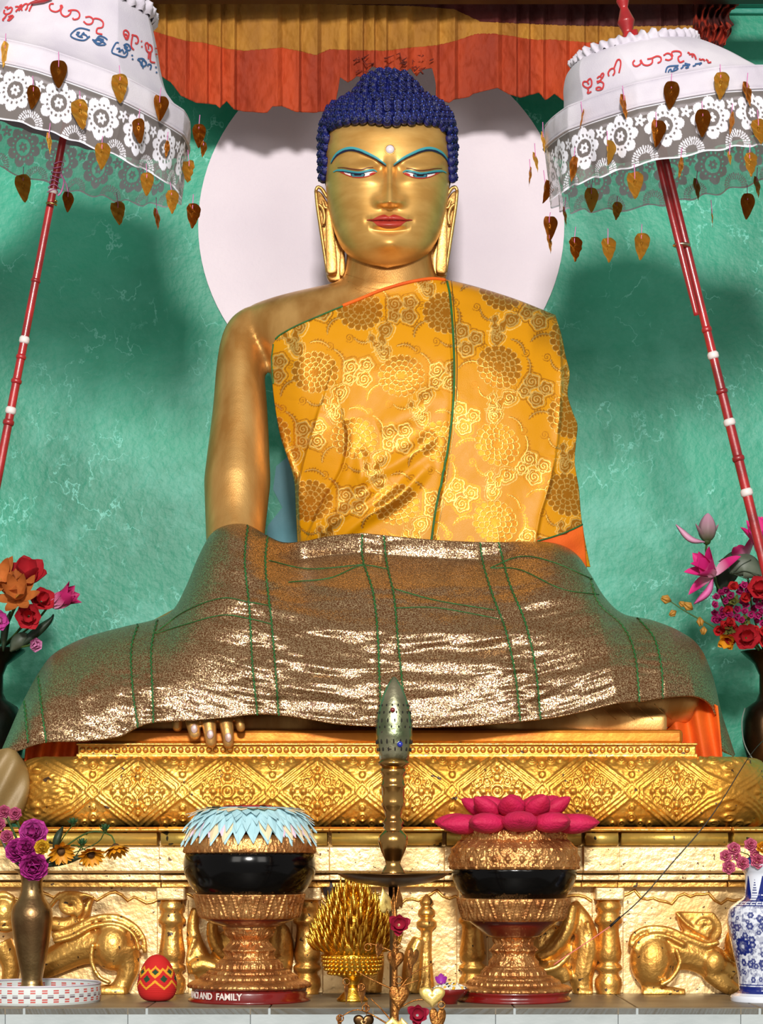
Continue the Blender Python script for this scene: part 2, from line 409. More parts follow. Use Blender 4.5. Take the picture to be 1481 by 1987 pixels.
# plinth top slab and ragged plaster ridge
MB().box((-1.15, -.46, zT-.006), (1.15, WY-.003, zT)).build('plinth_top', GILT, thr, sm=False)
rp = [(x, 1742+8*math.sin(x*.05)+5*math.sin(x*.131+1)+3*math.sin(x*.31)) for x in range(-100, 1600, 12)]
MB().tube([tuple(P(a, b, wall_y-.001)) for a, b in rp], [.003], 5).build('plaster_ridge', GILT, thr)

# balusters
def lathe_px(mb, cx, prof, Y, n=32, zb=None):
    q = [(r*kk(Y), zz(py, Y)) for r, py in prof]
    if zb is not None: q[-1] = (q[-1][0], zb)
    return mb.lathe(q, (xx(cx, Y), Y), n)
for bx in (334, 596, 917, 1181):
    Y = -.425
    m = MB(); lathe_px(m, bx, [(22, 1746), (22, 1752), (25, 1757), (25, 1764), (21, 1768), (22, 1776), (27, 1784), (27, 1790), (21, 1795), (20, 1806), (23, 1830), (26, 1850), (24, 1862), (19, 1868), (26, 1874), (27, 1880), (20, 1886), (20, 1891), (26, 1900), (27, 1912), (22, 1926), (24, 1936)], Y, 28, zL)
    bal = m.build('baluster', GILT, thr)
    MB().box((xx(bx-28, Y), Y-.026, zz(1746, Y)), (xx(bx+28, Y), wall_y+.002, zz(1722, Y))).build('baluster_cap', GILTP, bal, sm=False, bevel=.003)
    MB().box((xx(bx-31, Y), wall_y-.004, zL), (xx(bx+31, Y), wall_y+.004, zz(1746, Y))).build('baluster_panel', GILTP, bal, sm=False, bevel=.002)

# lions and other reliefs
def E(mb, px, py, Y, rx, rz, ry=None):
    k_ = kk(Y); mb.ell(P(px, py, Y), (rx*k_, (ry or min(rx, rz))*k_, rz*k_), 20, 14)
def T(mb, pts, r, Y=None, n=40):
    c = crv([(a, b) for a, b in pts], n); mb.tube(P(c[:, 0], c[:, 1], Y), [q*kk(Y) for q in r], 10)
def floorclip(o, z=None):
    z = zL if z is None else z
    for v in o.data.vertices:
        if v.co.z < z: v.co.z = z
    return o
def lion(pts_fn, label):
    mb = MB(); pts_fn(mb); return floorclip(fuse(mb, 'lion_relief', GILT, .0028, thr, 3))
def L1(m):
    Y = -.418
    E(m, 219, 1836, Y-.012, 40, 48, 38); T(m, [(215, 1830), (160, 1838), (110, 1862), (70, 1880)], [42, 36, 30, 26], Y)
    T(m, [(240, 1840), (250, 1875), (240, 1905), (226, 1928)], [34, 22, 18, 20], Y-.01); T(m, [(175, 1925), (215, 1924), (245, 1926)], [12, 15, 14], Y-.018)
    T(m, [(180, 1830), (178, 1865), (192, 1895), (215, 1908)], [5, 5, 5], Y-.042)
    T(m, [(282, 1850), (278, 1820), (258, 1795), (222, 1779), (178, 1784), (138, 1805), (100, 1815)], [5, 6, 7, 7, 7, 6], Y-.024)
    T(m, [(270, 1845), (264, 1822), (250, 1805), (222, 1793), (180, 1798), (140, 1818), (104, 1828)], [4, 4, 5, 5], Y-.03)
    T(m, [(100, 1792), (130, 1796), (160, 1778), (172, 1754), (181, 1741)], [16, 17, 15, 10, 4], Y-.004)
    a = np.linspace(0, 4.2*PI, 60); T(m, [(136+(3+a_*1.65)*math.cos(a_+.5), 1758+(3+a_*1.45)*math.sin(a_+.5)) for a_ in a], [5, 5, 5], Y-.02, 90)
    T(m, [(96, 1760), (120, 1736), (160, 1736), (184, 1742)], [5, 6, 6, 3], Y-.014)
    E(m, 8, 1772, Y-.016, 26, 34, 26); E(m, 22, 1752, Y-.02, 10, 9, 12); E(m, 10, 1800, Y-.03, 20, 10, 16); T(m, [(0, 1830), (20, 1870), (15, 1915)], [26, 18, 14], Y-.01); T(m, [(10, 1925), (30, 1928), (50, 1926)], [10, 12, 11], Y-.02)
    T(m, [(-10, 1742), (8, 1736), (28, 1745)], [8, 8, 6], Y-.025)
def L2(m):
    Y = -.418
    E(m, 1266, 1862, Y-.014, 44, 56, 40); T(m, [(1266, 1850), (1330, 1846), (1380, 1866), (1420, 1895)], [44, 38, 34, 28], Y)
    T(m, [(1262, 1890), (1266, 1915), (1270, 1926)], [30, 22, 20], Y-.012); T(m, [(1246, 1928), (1290, 1926), (1330, 1928)], [13, 14, 10], Y-.02)
    T(m, [(1312, 1840), (1320, 1868), (1304, 1898), (1282, 1912)], [5, 5, 5], Y-.044)
    T(m, [(1224, 1838), (1230, 1816), (1256, 1802), (1296, 1804), (1336, 1822), (1370, 1834), (1396, 1828)], [6, 7, 7, 7, 7, 6], Y-.026)
    T(m, [(1232, 1846), (1242, 1826), (1264, 1815), (1294, 1817), (1330, 1834)], [4, 4, 4], Y-.034)
    m.prism([(xx(a, Y), zz(b, Y)) for a, b in [(1310, 1768), (1384, 1770), (1398, 1790), (1400, 1810), (1386, 1828), (1356, 1826), (1330, 1812), (1318, 1796)]], Y-.014, Y+.01)
    a = np.linspace(0, 3.6*PI, 60); T(m, [(1366+(3+a_*1.4)*math.cos(a_+2.6), 1796+(3+a_*1.1)*math.sin(a_+2.6)) for a_ in a], [3.5], Y-.016, 80)
    T(m, [(1312, 1770), (1330, 1790), (1352, 1806), (1376, 1818)], [4, 4, 4], Y-.016)
    E(m, 1386, 1868, Y-.022, 24, 26, 18); T(m, [(1376, 1884), (1400, 1905), (1430, 1924)], [20, 18, 14], Y-.014); E(m, 1436, 1830, Y-.02, 30, 36, 26)
def L3(m):
    Y = -.418
    E(m, 545, 1845, Y-.01, 26, 56, 26); T(m, [(380, 1762), (374, 1800), (384, 1850), (400, 1890)], [9, 13, 20, 24], Y-.006); T(m, [(412, 1788), (414, 1820), (428, 1848), (452, 1862)], [11, 13, 14, 12], Y-.02)
    T(m, [(372, 1878), (395, 1872), (425, 1880)], [15, 17, 15], Y-.02); E(m, 470, 1850, Y-.006, 60, 56, 30); T(m, [(378, 1820), (366, 1860), (372, 1890)], [5, 6, 6], Y-.02)
    T(m, [(545, 1890), (540, 1925)], [20, 18], Y-.01); T(m, [(400, 1890), (392, 1926)], [16, 16], Y-.01)
def L4(m):
    Y = -.418
    T(m, [(1112, 1750), (1132, 1790), (1138, 1840), (1128, 1890), (1132, 1926)], [10, 20, 28, 26, 20], Y-.006); T(m, [(1112, 1755), (1102, 1800), (1076, 1840), (1045, 1860)], [12, 15, 16, 12], Y-.02)
    T(m, [(1060, 1880), (1090, 1886), (1100, 1905)], [16, 17, 12], Y-.02); T(m, [(1040, 1886), (1080, 1876), (1108, 1850)], [6, 6, 6], Y-.034); E(m, 1060, 1850, Y, 56, 60, 26)
    T(m, [(1120, 1926), (1150, 1928)], [12, 10], Y-.02); T(m, [(1140, 1790), (1150, 1840), (1142, 1890)], [5, 5, 5], Y-.024)
def L5(m):
    Y = -.415
    m.lathe([(0, zz(1732, Y)), (9*.0009, zz(1742, Y)), (15*.0009, zz(1752, Y)), (8*.0009, zz(1757, Y)), (16*.0009, zz(1766, Y)), (18*.0009, zz(1774, Y)), (9*.0009, zz(1781, Y)), (20*.0009, zz(1788, Y)), (20*.0009, zz(1797, Y)), (11*.0009, zz(1806, Y)), (10*.0009, zz(1850, Y)), (14*.0009, zz(1900, Y)), (17*.0009, zL+.002)], (xx(828, Y), Y), 20)
    T(m, [(815, 1820), (804, 1850), (800, 1900), (795, 1925)], [14, 20, 22, 20], Y); T(m, [(700, 1800), (720, 1850), (716, 1925)], [20, 26, 26], Y)
for f in (L1, L2, L3, L4): lion(f, '')
mb = MB(); L5(mb); floorclip(fuse(mb, 'finial_relief', GILT, .0025, thr, 2))
mb = MB(); mb.ell(P(638, 1722, -.43), (.012, .01, .018), 7, 5); mb.build('chipped_patch', mat('dark_chip', (58, 44, 48), (40, 30, 30), 40, 0, .6, .8, 80), thr, sm=False)

# relief carved cushion ----------------------------------------------------
zc0, zc1 = zT, zz(1466, -.45); zm = (zc0+zc1)/2; hh = (zc1-zc0)/2
XL, XR = xx(66, -.40), xx(1446, -.40)
def relief(u, v):
    """u along, v across in px (v=0 at the waist of the cushion, +-72)"""
    Pd = 173.5
    n_ = np.floor((u-183)/Pd+.5); cu = u-183-n_*Pd; au, av = np.abs(cu), np.abs(v)
    d = (au*70-av*86)/math.hypot(70, 86)
    h = np.zeros_like(u)
    for o_ in (-8, 0, 8): h = np.maximum(h, 3.4*np.exp(-((d-o_)/2.7)**2))
    h = np.maximum(h, 1.4*(np.abs(d) < 12))
    r1 = au+av; h = np.where(r1 < 20, 1.5, h); h = np.maximum(h, 4.2*np.exp(-((r1-15)/3)**2)); h = np.maximum(h, 3.2*np.exp(-((r1-6)/2.5)**2))
    cu2 = Pd/2-au; s = np.where(cu > 0, 1, -1); mid = np.floor((u-183)/Pd)
    R = np.hypot(cu2, v); th = np.arctan2(av, cu2)
    ins = (d > 13)
    g = np.where(mid % 3 == 1, 4.5*np.exp(-((R-12)/2.8)**2)+5*np.exp(-(R/4.5)**2), 4*np.exp(-(((cu2**.7+av**.7)**(1/.7)-21)/4)**2)+3*np.exp(-((cu2+av-6)/2.5)**2))
    for a, b, rr in ((27, 0, 8), (0, 28, 8), (47, 0, 6), (0, 44, 5)):
        g = np.maximum(g, 5.5*np.sqrt(np.clip(1-((cu2-a)**2+(av-b)**2)/rr**2, 0, 1)))
    for a, b, rr in ((20, 19, 8.5), (40, 16, 7), (17, 36, 6.5), (33, 29, 4)):
        q = np.hypot(cu2-a, av-b); ang = np.arctan2(av-b, cu2-a); g = np.maximum(g, 3.8*np.exp(-((q-rr+ang*.6)/2.0)**2)); g = np.maximum(g, 3.2*np.exp(-(q/2.2)**2))
    h = np.where(ins, np.maximum(h, g), h)
    # top/bottom triangles
    tri = (d < -13); q = 0
    for a, b, rr in ((0, 52, 9), (18, 64, 8), (36, 66, 6), (0, 33, 5)):
        w_ = np.hypot(au-a, av-b); q = np.maximum(q, 4*np.exp(-((w_-rr*.72)/2.1)**2)); q = np.maximum(q, 3.4*np.exp(-(w_/2.4)**2))
    h = np.where(tri, np.maximum(h, q), h)
    h = h*(.86+.3*vnoise(u/9, v/9, 3))+1.1*vnoise(u/5, v/5, 9)
    return h
nv = 96
fx = np.linspace(XL+.075, XR-.075, 900); Rc = .075; yF = -.405
path = []
for a in np.linspace(PI, PI/2*1.0, 60)[:-1]: path.append((XL+.075+Rc*math.cos(a), yF+Rc-Rc*math.sin(a), math.cos(a), -math.sin(a)))
path = [(XL, y, -1, 0) for y in np.linspace(.1, yF+Rc, 70)[:-1]]+path
path += [(x, yF, 0, -1) for x in fx]
for a in np.linspace(PI/2, 0, 60)[1:]: path.append((XR-.075+Rc*math.cos(a), yF+Rc-Rc*math.sin(a), math.cos(a), -math.sin(a)))
path += [(XR, y, 1, 0) for y in np.linspace(yF+Rc, .1, 70)[1:]]
pa = np.array(path); s = np.r_[0, np.cumsum(np.hypot(np.diff(pa[:, 0]), np.diff(pa[:, 1])))]
ic = np.argmin(np.abs(pa[:, 0]-xx(740.5, -.45))+(pa[:, 1] > yF+.001)*9); su = 740.5+(s-s[ic])/.00089
ph = np.linspace(-PI/2, PI/2, nv)
U, H = np.meshgrid(su, ph); PX, _ = np.meshgrid(pa[:, 0], ph); PY, _ = np.meshgrid(pa[:, 1], ph); NX, _ = np.meshgrid(pa[:, 2], ph); NY, _ = np.meshgrid(pa[:, 3], ph)
ex = .055*np.sign(np.cos(H))*np.abs(np.cos(H))**.62; zv = np.sign(np.sin(H))*np.abs(np.sin(H))**.85
rel = relief(U, -zv*72)*.00095*np.clip(np.cos(H)*3, 0, 1)
V = np.stack([PX+NX*(ex+rel), PY+NY*(ex+rel), zm+hh*zv+rel*np.sin(H)*.5], -1)
cush = link('carved_cushion', mesh('carved_cushion', V, gridfaces(len(pa), nv), GILTD), thr)
MB().box((XL+.01, yF+.01, zc0), (XR-.01, .1, zc1-.003)).build('cushion_core', GILTD, cush, sm=False)
# beaded slab on the cushion
SB = -.43; zs0, zs1 = zc1, zz(1441, -.44)
X0, X1 = xx(150, SB), xx(1352, SB)
MB().box((X0, SB+.008, zs0-.003), (X1, .2, zs1)).build('seat_slab', GILTD, thr, sm=False, bevel=.002)
MB().box((X0-.002, SB, zs0-.002), (X1+.002, SB+.02, zs0+.004)).build('seat_slab_lip', GILT, thr, sm=False, bevel=.0015)
MB().box((X0-.002, SB, zs1-.004), (X1+.002, SB+.02, zs1)).build('seat_slab_lip', GILT, thr, sm=False, bevel=.0015)
bead = MB().ell((0, 0, 0), (.0052, .0042, .0052), 10, 7).me('bead', GILT)
nb = int((X1-X0-.01)/.0122)
for i in range(nb): link('bead', bead, thr, (X0+.008+.0122*i, SB+.005, (zs0+zs1)/2))
zs2 = zz(1416, -.40)
MB().box((xx(178, -.4), -.405, zs1-.001), (xx(1325, -.4), .2, zs2)).build('seat_step', mat('orange_gold_paint', (206, 128, 34), (170, 92, 20), 9, .6, .4, .3, 40), thr, sm=False, bevel=.006)

# ---------------------------------------------------------------- statue
st = thing('buddha_statue', (0, -.1, zs2), 'seated golden Buddha statue with blue curled hair and half closed eyes', 'statue')
TR = np.array([(470, 674, 838, 66), (505, 672, 840, 72), (530, 668, 845, 76), (542, 662, 852, 78), (550, 642, 868, 80), (558, 606, 905, 80), (568, 562, 940, 80), (580, 520, 985, 84), (595, 484, 1030, 92), (615, 472, 1055, 106), (650, 480, 1062, 128), (700, 515, 1062, 148), (760, 532, 1064, 158), (820, 545, 1068, 162), (880, 566, 1072, 158), (950, 585, 1085, 152), (1050, 585, 1105, 150), (1180, 560, 1130, 170), (1300, 540, 1150, 180)], float)
def sect(tr, px, py):
    xl = np.interp(py, tr[:, 0], tr[:, 1]); xr = np.interp(py, tr[:, 0], tr[:, 2]); d = np.interp(py, tr[:, 0], tr[:, 3])
    t = np.clip(np.abs((px-(xl+xr)/2)/((xr-xl)/2)), 0, 1); return -d*.00096*(1-t**2.4)**(1/2.4)
mb = MB()
rows = crv(TR, 90); th = np.linspace(0, 2*PI, 64, endpoint=False); V = []
for py, xl, xr, d in rows:
    sn, cs = np.sin(th), np.cos(th); X = (xl+xr)/2+(xr-xl)/2*np.sign(sn)*np.abs(sn)**.85; Y = -d*.00096*np.sign(cs)*np.abs(cs)**.85
    V.append(P(X, py, Y))
mb.add(np.array(V), list(map(tuple, gridfaces(64, 90, True)))+[tuple(range(64)), tuple(89*64+i for i in range(64))])
def A(pts, r, n=24, m=60, fl=1):
    c = crv(pts, m); mb.tube(P(c[:, 0], c[:, 1], c[:, 2]), [q*.00096 for q in crv([(i, a) for i, a in enumerate(r)], 30)[:, 1]], n, flat=fl)
A([(500, 628, .0), (476, 650, -.01), (467, 700, -.03), (466, 800, -.055), (462, 900, -.08), (458, 1000, -.11), (456, 1060, -.14)], [40, 58, 64, 66, 64, 60, 56])
A([(456, 1060, -.14), (440, 1180, -.20), (420, 1290, -.27), (412, 1350, -.36), (410, 1378, -.40)], [54, 46, 40, 34, 30])
A([(1020, 640, .02), (1036, 700, .02), (1044, 820, .01), (1050, 950, .0), (1044, 1060, -.05)], [40, 52, 54, 52, 46])
A([(1044, 1060, -.05), (960, 1150, -.2), (800, 1180, -.26)], [52, 44, 36])
A([(150, 1345, -.18), (330, 1330, -.24), (560, 1340, -.28), (760, 1345, -.29)], [60, 78, 76, 64]); A([(1340, 1335, -.16), (1150, 1325, -.24), (950, 1340, -.28), (740, 1345, -.28)], [56, 78, 76, 64])
A([(560, 1180, -.05), (320, 1280, -.14), (160, 1330, -.16)], [110, 80, 60]); A([(980, 1180, -.05), (1180, 1280, -.14), (1330, 1320, -.14)], [110, 80, 60])
A([(1010, 1382, -.31), (1120, 1376, -.31), (1230, 1368, -.29), (1330, 1352, -.24)], [26, 42, 52, 50]); A([(600, 1388, -.33), (800, 1392, -.34), (1010, 1394, -.32)], [22, 26, 22])
mb.box((xx(230, -.3), -.345, zs2-.003), (xx(1290, -.3), .1, zs2+.034))
body = fuse(mb, 'body', BODY, .006, st, 5)
Bb = bvh(body)
for cr in ([(676, 546), (700, 556), (740, 562), (760, 560)], [(690, 560), (715, 570), (735, 573)], [(672, 532), (720, 546), (780, 548), (838, 538)]):
    rope_on(Bb, cr, .0011, -.0002, 'neck_crease', BODY, st, 30)
# creases of the left sleeve line under the cloth on the leg
for a in range(6):
    x = 1090+a*36; rope_on(Bb, [(x, 1366), (x+14, 1380), (x+34, 1396)], .0008, 0, 'leg_fold', BODY, st, 10)
# hand touching the earth
ms = MB()
def finger(px0, pts, r): 
    c = crv(pts, 16); ms.tube(P(c[:, 0], c[:, 1], c[:, 2]), [q*.00089 for q in r], 14); e = c[-1]; ms.ell(P(*e), (r[-1]*.00089,)*3, 14, 10)
finger(0, [(372, 1385, -.438), (374, 1402, -.446), (377, 1418, -.450), (378, 1424, -.452)], [14, 14.5, 13, 11.5])
finger(0, [(402, 1378, -.438), (405, 1400, -.448), (408, 1424, -.455), (410, 1440, -.455)], [15, 15, 13, 11])
finger(0, [(432, 1378, -.436), (438, 1400, -.446), (442, 1424, -.453), (443, 1442, -.453)], [14, 14, 12.5, 10.5])
finger(0, [(456, 1380, -.428), (462, 1395, -.434), (466, 1406, -.436), (467, 1412, -.436)], [11, 11, 10, 9])
finger(0, [(350, 1378, -.42), (346, 1390, -.424), (344, 1402, -.426), (344, 1410, -.426)], [12, 12, 11, 10])
ms.ell(P(408, 1362, -.425), (.062, .016, .026), 20, 12)
hand = fuse(ms, 'hand', BODY, .002, st, 2)
NAIL = mat('pale_nail', (206, 180, 178), (170, 130, 110), 90, .2, .4)
for nx, ny, nY in ((377, 1414, -.4625), (408, 1425, -.4665), (443, 1431, -.4645)):
    MB().ell(P(nx, ny, nY), (.0058, .0022, .0082), 14, 8).build('fingernail', NAIL, hand)

# head ---------------------------------------------------------------------
HW = np.array([(172, 14, 14), (178, 36, 34), (188, 58, 52), (202, 84, 76), (225, 107, 98), (250, 118, 114), (285, 121, 120), (320, 121.5, 122), (350, 120.5, 122), (380, 118, 122), (405, 114, 122), (426, 109.5, 121), (448, 103.5, 120), (467, 96.5, 117), (482, 88, 112), (494, 78, 105), (503, 67, 98), (510, 54, 90), (515, 41, 82), (518.5, 26, 74), (520, 8, 66)], float)
HW = tab(HW); HC = 752.0; HY0 = -.015
def gs(dx, dy, sx, sy): return np.exp(-(dx/sx)**2-(dy/sy)**2)
def sm(a, b, x): t = np.clip((x-a)/(b-a), 0, 1); return t*t*(3-2*t)
browL = [(643, 315), (650, 303), (660, 294), (677, 288), (696, 290.5), (723, 302), (738, 311), (750, 320)]
def brow_y(ax):
    """brow line height against distance from the nose axis (757)"""
    return np.interp(ax, [0, 7, 19, 34, 61, 80, 97, 107, 114], [323, 320, 311, 302, 290.5, 288, 294, 303, 315])
def face_relief(px, py):
    dx = px-756.5; ax = np.abs(dx); h = np.zeros_like(px)
    # nose
    yn = np.clip((py-300)/92, 0, 1); hn = 3+38*yn**1.4; hn = hn*(1-sm(390, 406, py))*sm(280, 322, py)
    wn = np.interp(py, [300, 330, 360, 385, 400], [9, 8.5, 9.5, 13, 15]); h += hn*np.exp(-(ax/wn)**2.2)
    flank = np.interp(py, [300, 330, 370, 395], [20, 19, 24, 28]); h += 4*sm(305, 380, py)*(1-sm(394, 408, py))*np.exp(-(ax/flank)**2.6)
    h += 15*gs(ax-21, py-391, 9, 9.5); h -= 4*gs(ax-12, py-402, 5, 3.5)
    # brow ridge and eye socket
    by = brow_y(ax); inb = (ax < 118)
    below = py-by; m_ = sm(120, 100, ax)*sm(4, 14, ax)
    h -= 9*sm(0, 8, below)*(1-sm(8, 44, below))*m_*np.interp(ax, [0, 30, 60, 110], [1.3, 1.1, .8, .5])
    h -= 8*gs(ax-20, py-334, 13, 16)
    # eyelids: swollen upper lid overhanging the slit
    ex_ = ax-60; yc = 336-.004*ex_**2*1.0; lid = np.clip(1-(ex_/46)**2, 0, 1)
    h += 7.5*np.exp(-((py-(325-.004*ex_**2))/9.5)**2)*lid*(py < yc) + 7.5*np.exp(-((yc-(325-.004*ex_**2))/9.5)**2)*lid*(py >= yc)*np.exp(-((py-yc)/2.2)**2)
    h += 2.5*np.exp(-((py-352)/7)**2)*lid
    # cheeks, muzzle, philtrum, lips, chin
    h += 6*gs(ax-62, py-398, 42, 42); h += 10*gs(ax, py-430, 46, 28)
    h -= 2.2*gs(ax, py-410, 5, 7)
    mw = np.clip(1-(ax/37)**2, 0, 1)
    h += 8.5*np.exp(-((py-(421.5+ax*.09))/5.2)**2)*mw**.6*(1-.22*gs(ax, 0*py, 5, 1))
    h += 10*np.exp(-((py-436)/6.2)**2)*np.clip(1-(ax/33)**2, 0, 1)**.7
    h -= 4.5*np.exp(-((py-(428.5+ax*.01))/2)**2)*np.clip(1-(ax/44)**2, 0, 1)
    h -= 7.5*np.exp(-((py-(449-ax*ax*.004))/5.5)**2)*np.clip(1-(ax/42)**2, 0, 1)
    h -= 3*gs(ax-43, py-428, 7, 8)
    h += 17*gs(ax, py-473, 31, 18)
    return h
nr, nt_ = 330, 460
ph = np.r_[np.linspace(-PI*.5, PI*.5, 360), np.linspace(PI*.5, PI*1.5, 102)[1:-1]]; nt_ = len(ph)
pyv = np.r_[np.linspace(172, 230, 30, endpoint=False), np.linspace(230, 505, 275, endpoint=False), np.linspace(505, 520, 36)]; nr = len(pyv)
TH, PYv = np.meshgrid(ph, pyv)
hw = np.interp(PYv, HW[:, 0], HW[:, 1]); df = np.interp(PYv, HW[:, 0], HW[:, 2])
sn, cs = np.sin(TH), np.cos(TH)
Xp = HC+hw*np.sign(sn)*np.abs(sn)**.9
Yp = HY0-df*.00096*np.sign(cs)*np.abs(cs)**.9
rel = face_relief(Xp, PYv)*.00096*np.clip(cs*2.2, 0, 1)
V = P(Xp, PYv, Yp-rel)
fc = [tuple(f) for f in gridfaces(nt_, nr, True)]+[tuple(range(nt_))[::-1], tuple((nr-1)*nt_+i for i in range(nt_))]
head = link('head', mesh('head', V.reshape(-1, 3), fc, FACE), st)
Bh = bvh(head)
# painted features
TEAL = mat('teal_line', (60, 150, 160), None, rough=.5); NAVY = mat('navy_line', (24, 30, 66), None, rough=.5); REDF = mat('red_line', (176, 40, 30), None, rough=.5)
EYEW = mat('eye_white', (226, 218, 220), None, rough=.35); IRIS = mat('iris_teal', (50, 110, 124), None, rough=.35); PUP = mat('pupil_black', (14, 18, 22), None, rough=.3)
LIP = mat('lip_red', (176, 58, 44), (160, 48, 36), 60, 0, .42)
def mirx(p): return [(1513.5-a, b) for a, b in p]
def ribbon(pts, w, off, name, m, par=head, n=46):
    c = crv(pts, n); a, b = offs(c, w); return patch_on(Bh, a, b, n, 4, off, name, m, par)
for sd in (0, 1):
    f = (lambda p: p) if not sd else mirx
    ribbon(f(browL), [.8, 2.4, 2.9, 2.4, 1.8, .8], .0009, 'eyebrow', TEAL)
    ribbon(f([(a, b+3.2) for a, b in browL]), [.6, 1.6, 1.6, 1.3, 1], .0012, 'brow_line', NAVY)
    up = [(660, 332.5), (672, 333.5), (690, 336), (705, 336.5), (720, 333.5), (730, 334.5)]; lo = [(660, 332.5), (670, 338), (683, 343), (697, 345), (712, 343), (724, 338.5), (730, 334.5)]
    if sd: up = [(a-.2, b+1.5) for a, b in mirx(up)]; lo = [(a-.2, b+1.5) for a, b in mirx(lo)]
    ew = patch_on(Bh, up, lo, 40, 9, .0008, 'eye', EYEW, head)
    cxx = 695 if not sd else 815; yy = 340 if not sd else 341.5
    def disc(cx_, cy_, rx, ry, off, name, m, par, t0=-1.0, t1=1.0):
        xs = np.linspace(-1, 1, 24); tp = [(cx_+rx*x, cy_+max(-ry*math.sqrt(max(0, 1-x*x)), t0*ry)) for x in xs]; bt = [(cx_+rx*x, cy_+min(ry*math.sqrt(max(0, 1-x*x)), t1*ry)) for x in xs]
        return patch_on(Bh, tp, bt, 24, 6, off, name, m, par)
    disc(cxx, yy-1, 14, 9, .0012, 'iris', mat('iris_rim', (22, 40, 50)), ew, -.28, .62)
    disc(cxx, yy-1, 12, 8, .0015, 'iris', IRIS, ew, -.28, .6); disc(cxx, yy-1.6, 7, 5, .0018, 'pupil', PUP, ew, -.45, .6)
    ribbon(lo, [.8, .9, .8], .0013, 'eyelid_line', REDF)
    for q in ((0, 10), (30, 40)):
        pass
    lid = [(648, 334), (656, 330.5), (668, 330.5), (684, 333), (700, 334.2), (714, 331), (724, 330), (731, 334)]
    if sd: lid = [(a-.2, b+1.5) for a, b in mirx(lid)]
    ribbon(lid, [.8, 1.9, 2.1, 1.8, 2.2, 2, 1], .0016, 'eyelid_line', TEAL); ribbon([(a, b+2.4) for a, b in lid[1:-1]], [.5, 1, 1, .5], .0019, 'eyelid_line', NAVY)
    ribbon([(a, b-5.0) for a, b in lid[1:-1]], [.5, .9, .9, .9, .5], .0012, 'eyelid_line', mat('maroon_line', (96, 40, 26)))
    cr = [(661, 333), (666, 335), (670, 337.5)] if not sd else [(852, 334.5), (847, 336.5), (843, 339)]
    ribbon(cr, [1.2, 2, 1], .0014, 'eye_corner', REDF, head, 10); cr = [(727, 335.5), (722, 337), (717, 339)] if not sd else [(786.5, 337), (791, 338.5), (796, 340.5)]
    ribbon(cr, [1.2, 1.9, 1], .0014, 'eye_corner', REDF, head, 10)
LIPS_T = [(712, 427), (724, 425), (736, 419.5), (746, 417), (755, 420.5), (764, 417), (775, 419.5), (788, 425), (800, 427)]
LIPS_M = [(712, 427.3), (726, 427.5), (742, 427), (755, 429.5), (768, 427), (785, 427.5), (800, 427.3)]
LIPS_B = [(712, 427.5), (724, 430.5), (734, 438), (746, 442.5), (755, 443.5), (766, 442.5), (777, 438), (788, 430.5), (800, 427.5)]
patch_on(Bh, LIPS_T, LIPS_M, 60, 8, .0008, 'lip', LIP, head); patch_on(Bh, LIPS_M, LIPS_B, 60, 10, .0008, 'lip', LIP, head)
ribbon(LIPS_M, [.8, 1, 1, 1, .8], .0012, 'lip_line', mat('dark_lip_line', (120, 26, 22)))
ribbon([(712, 427.3), (718, 426.8), (726, 427.3)], [.6, 1.5, 2.0], .0011, 'lip_line', REDF, head, 8); ribbon([(786, 427.3), (794, 426.8), (800, 427)], [2, 1.5, .6], .0011, 'lip_line', REDF, head, 8)
u = cast(Bh, 757, 290, 0); MB().ell(u, (.0082, .005, .0082), 24, 12).build('forehead_jewel', mat('white_jewel', (214, 206, 212), None, rough=.25), head)
MB().tube([u+np.array([.0094*math.cos(a), -.001, .0094*math.sin(a)]) for a in np.linspace(0, 2*PI, 25)], .0009, 6).build('jewel_setting', FACE, head)

# ears
EARM = mat('ear_gold', (220, 174, 104), (190, 138, 72), 16, .78, .4, .15, 200)
for sd in (0, 1):
    f = (lambda p: [(xx(a, -.02), zz(b, -.02)) for a, b in p]) if not sd else (lambda p: [(xx(1500.5-a, -.02), zz(b, -.02)) for a, b in p])
    ear = MB().prism(f(crv([(612, 368), (617, 363), (626, 370), (634, 384), (646, 400), (662, 440), (670, 500), (668, 530), (656, 538), (644, 538), (634, 531), (626, 482), (618, 420)], 60, True)), .0, .022).build('ear', EARM, head, bevel=.003)
    shade_auto(ear)
    fb = MB().prism(f(crv([(633, 408), (640, 404), (646, 430), (651, 470), (654, 500), (654, 526), (650, 530), (636, 531), (633, 520), (632, 460)], 40, True)), -.024, .004).build('ear_lobe', EARM, ear, bevel=.003); shade_auto(fb)
    ib = MB().prism(f([(660, 488), (664, 484), (669, 500), (669, 526), (665, 535), (659, 533), (658, 520)]), -.016, .004).build('ear_lobe', EARM, ear, bevel=.002); shade_auto(ib)
    m = MB()
    for pl in ([(613, 370), (617, 363), (625, 367), (633, 380), (641, 388)], [(613, 370), (616, 400), (622, 440), (628, 480), (635, 528)], [(626, 390), (630, 402), (636, 404)], [(618, 396), (626, 404), (630, 420), (628, 436)]):
        c = crv(pl, 24); c[:, 0] = c[:, 0] if not sd else 1500.5-c[:, 0]; m.tube(P(c[:, 0], c[:, 1], -.012), [.0032, .0036, .0028], 8)
    m.build('ear_rim', EARM, ear)

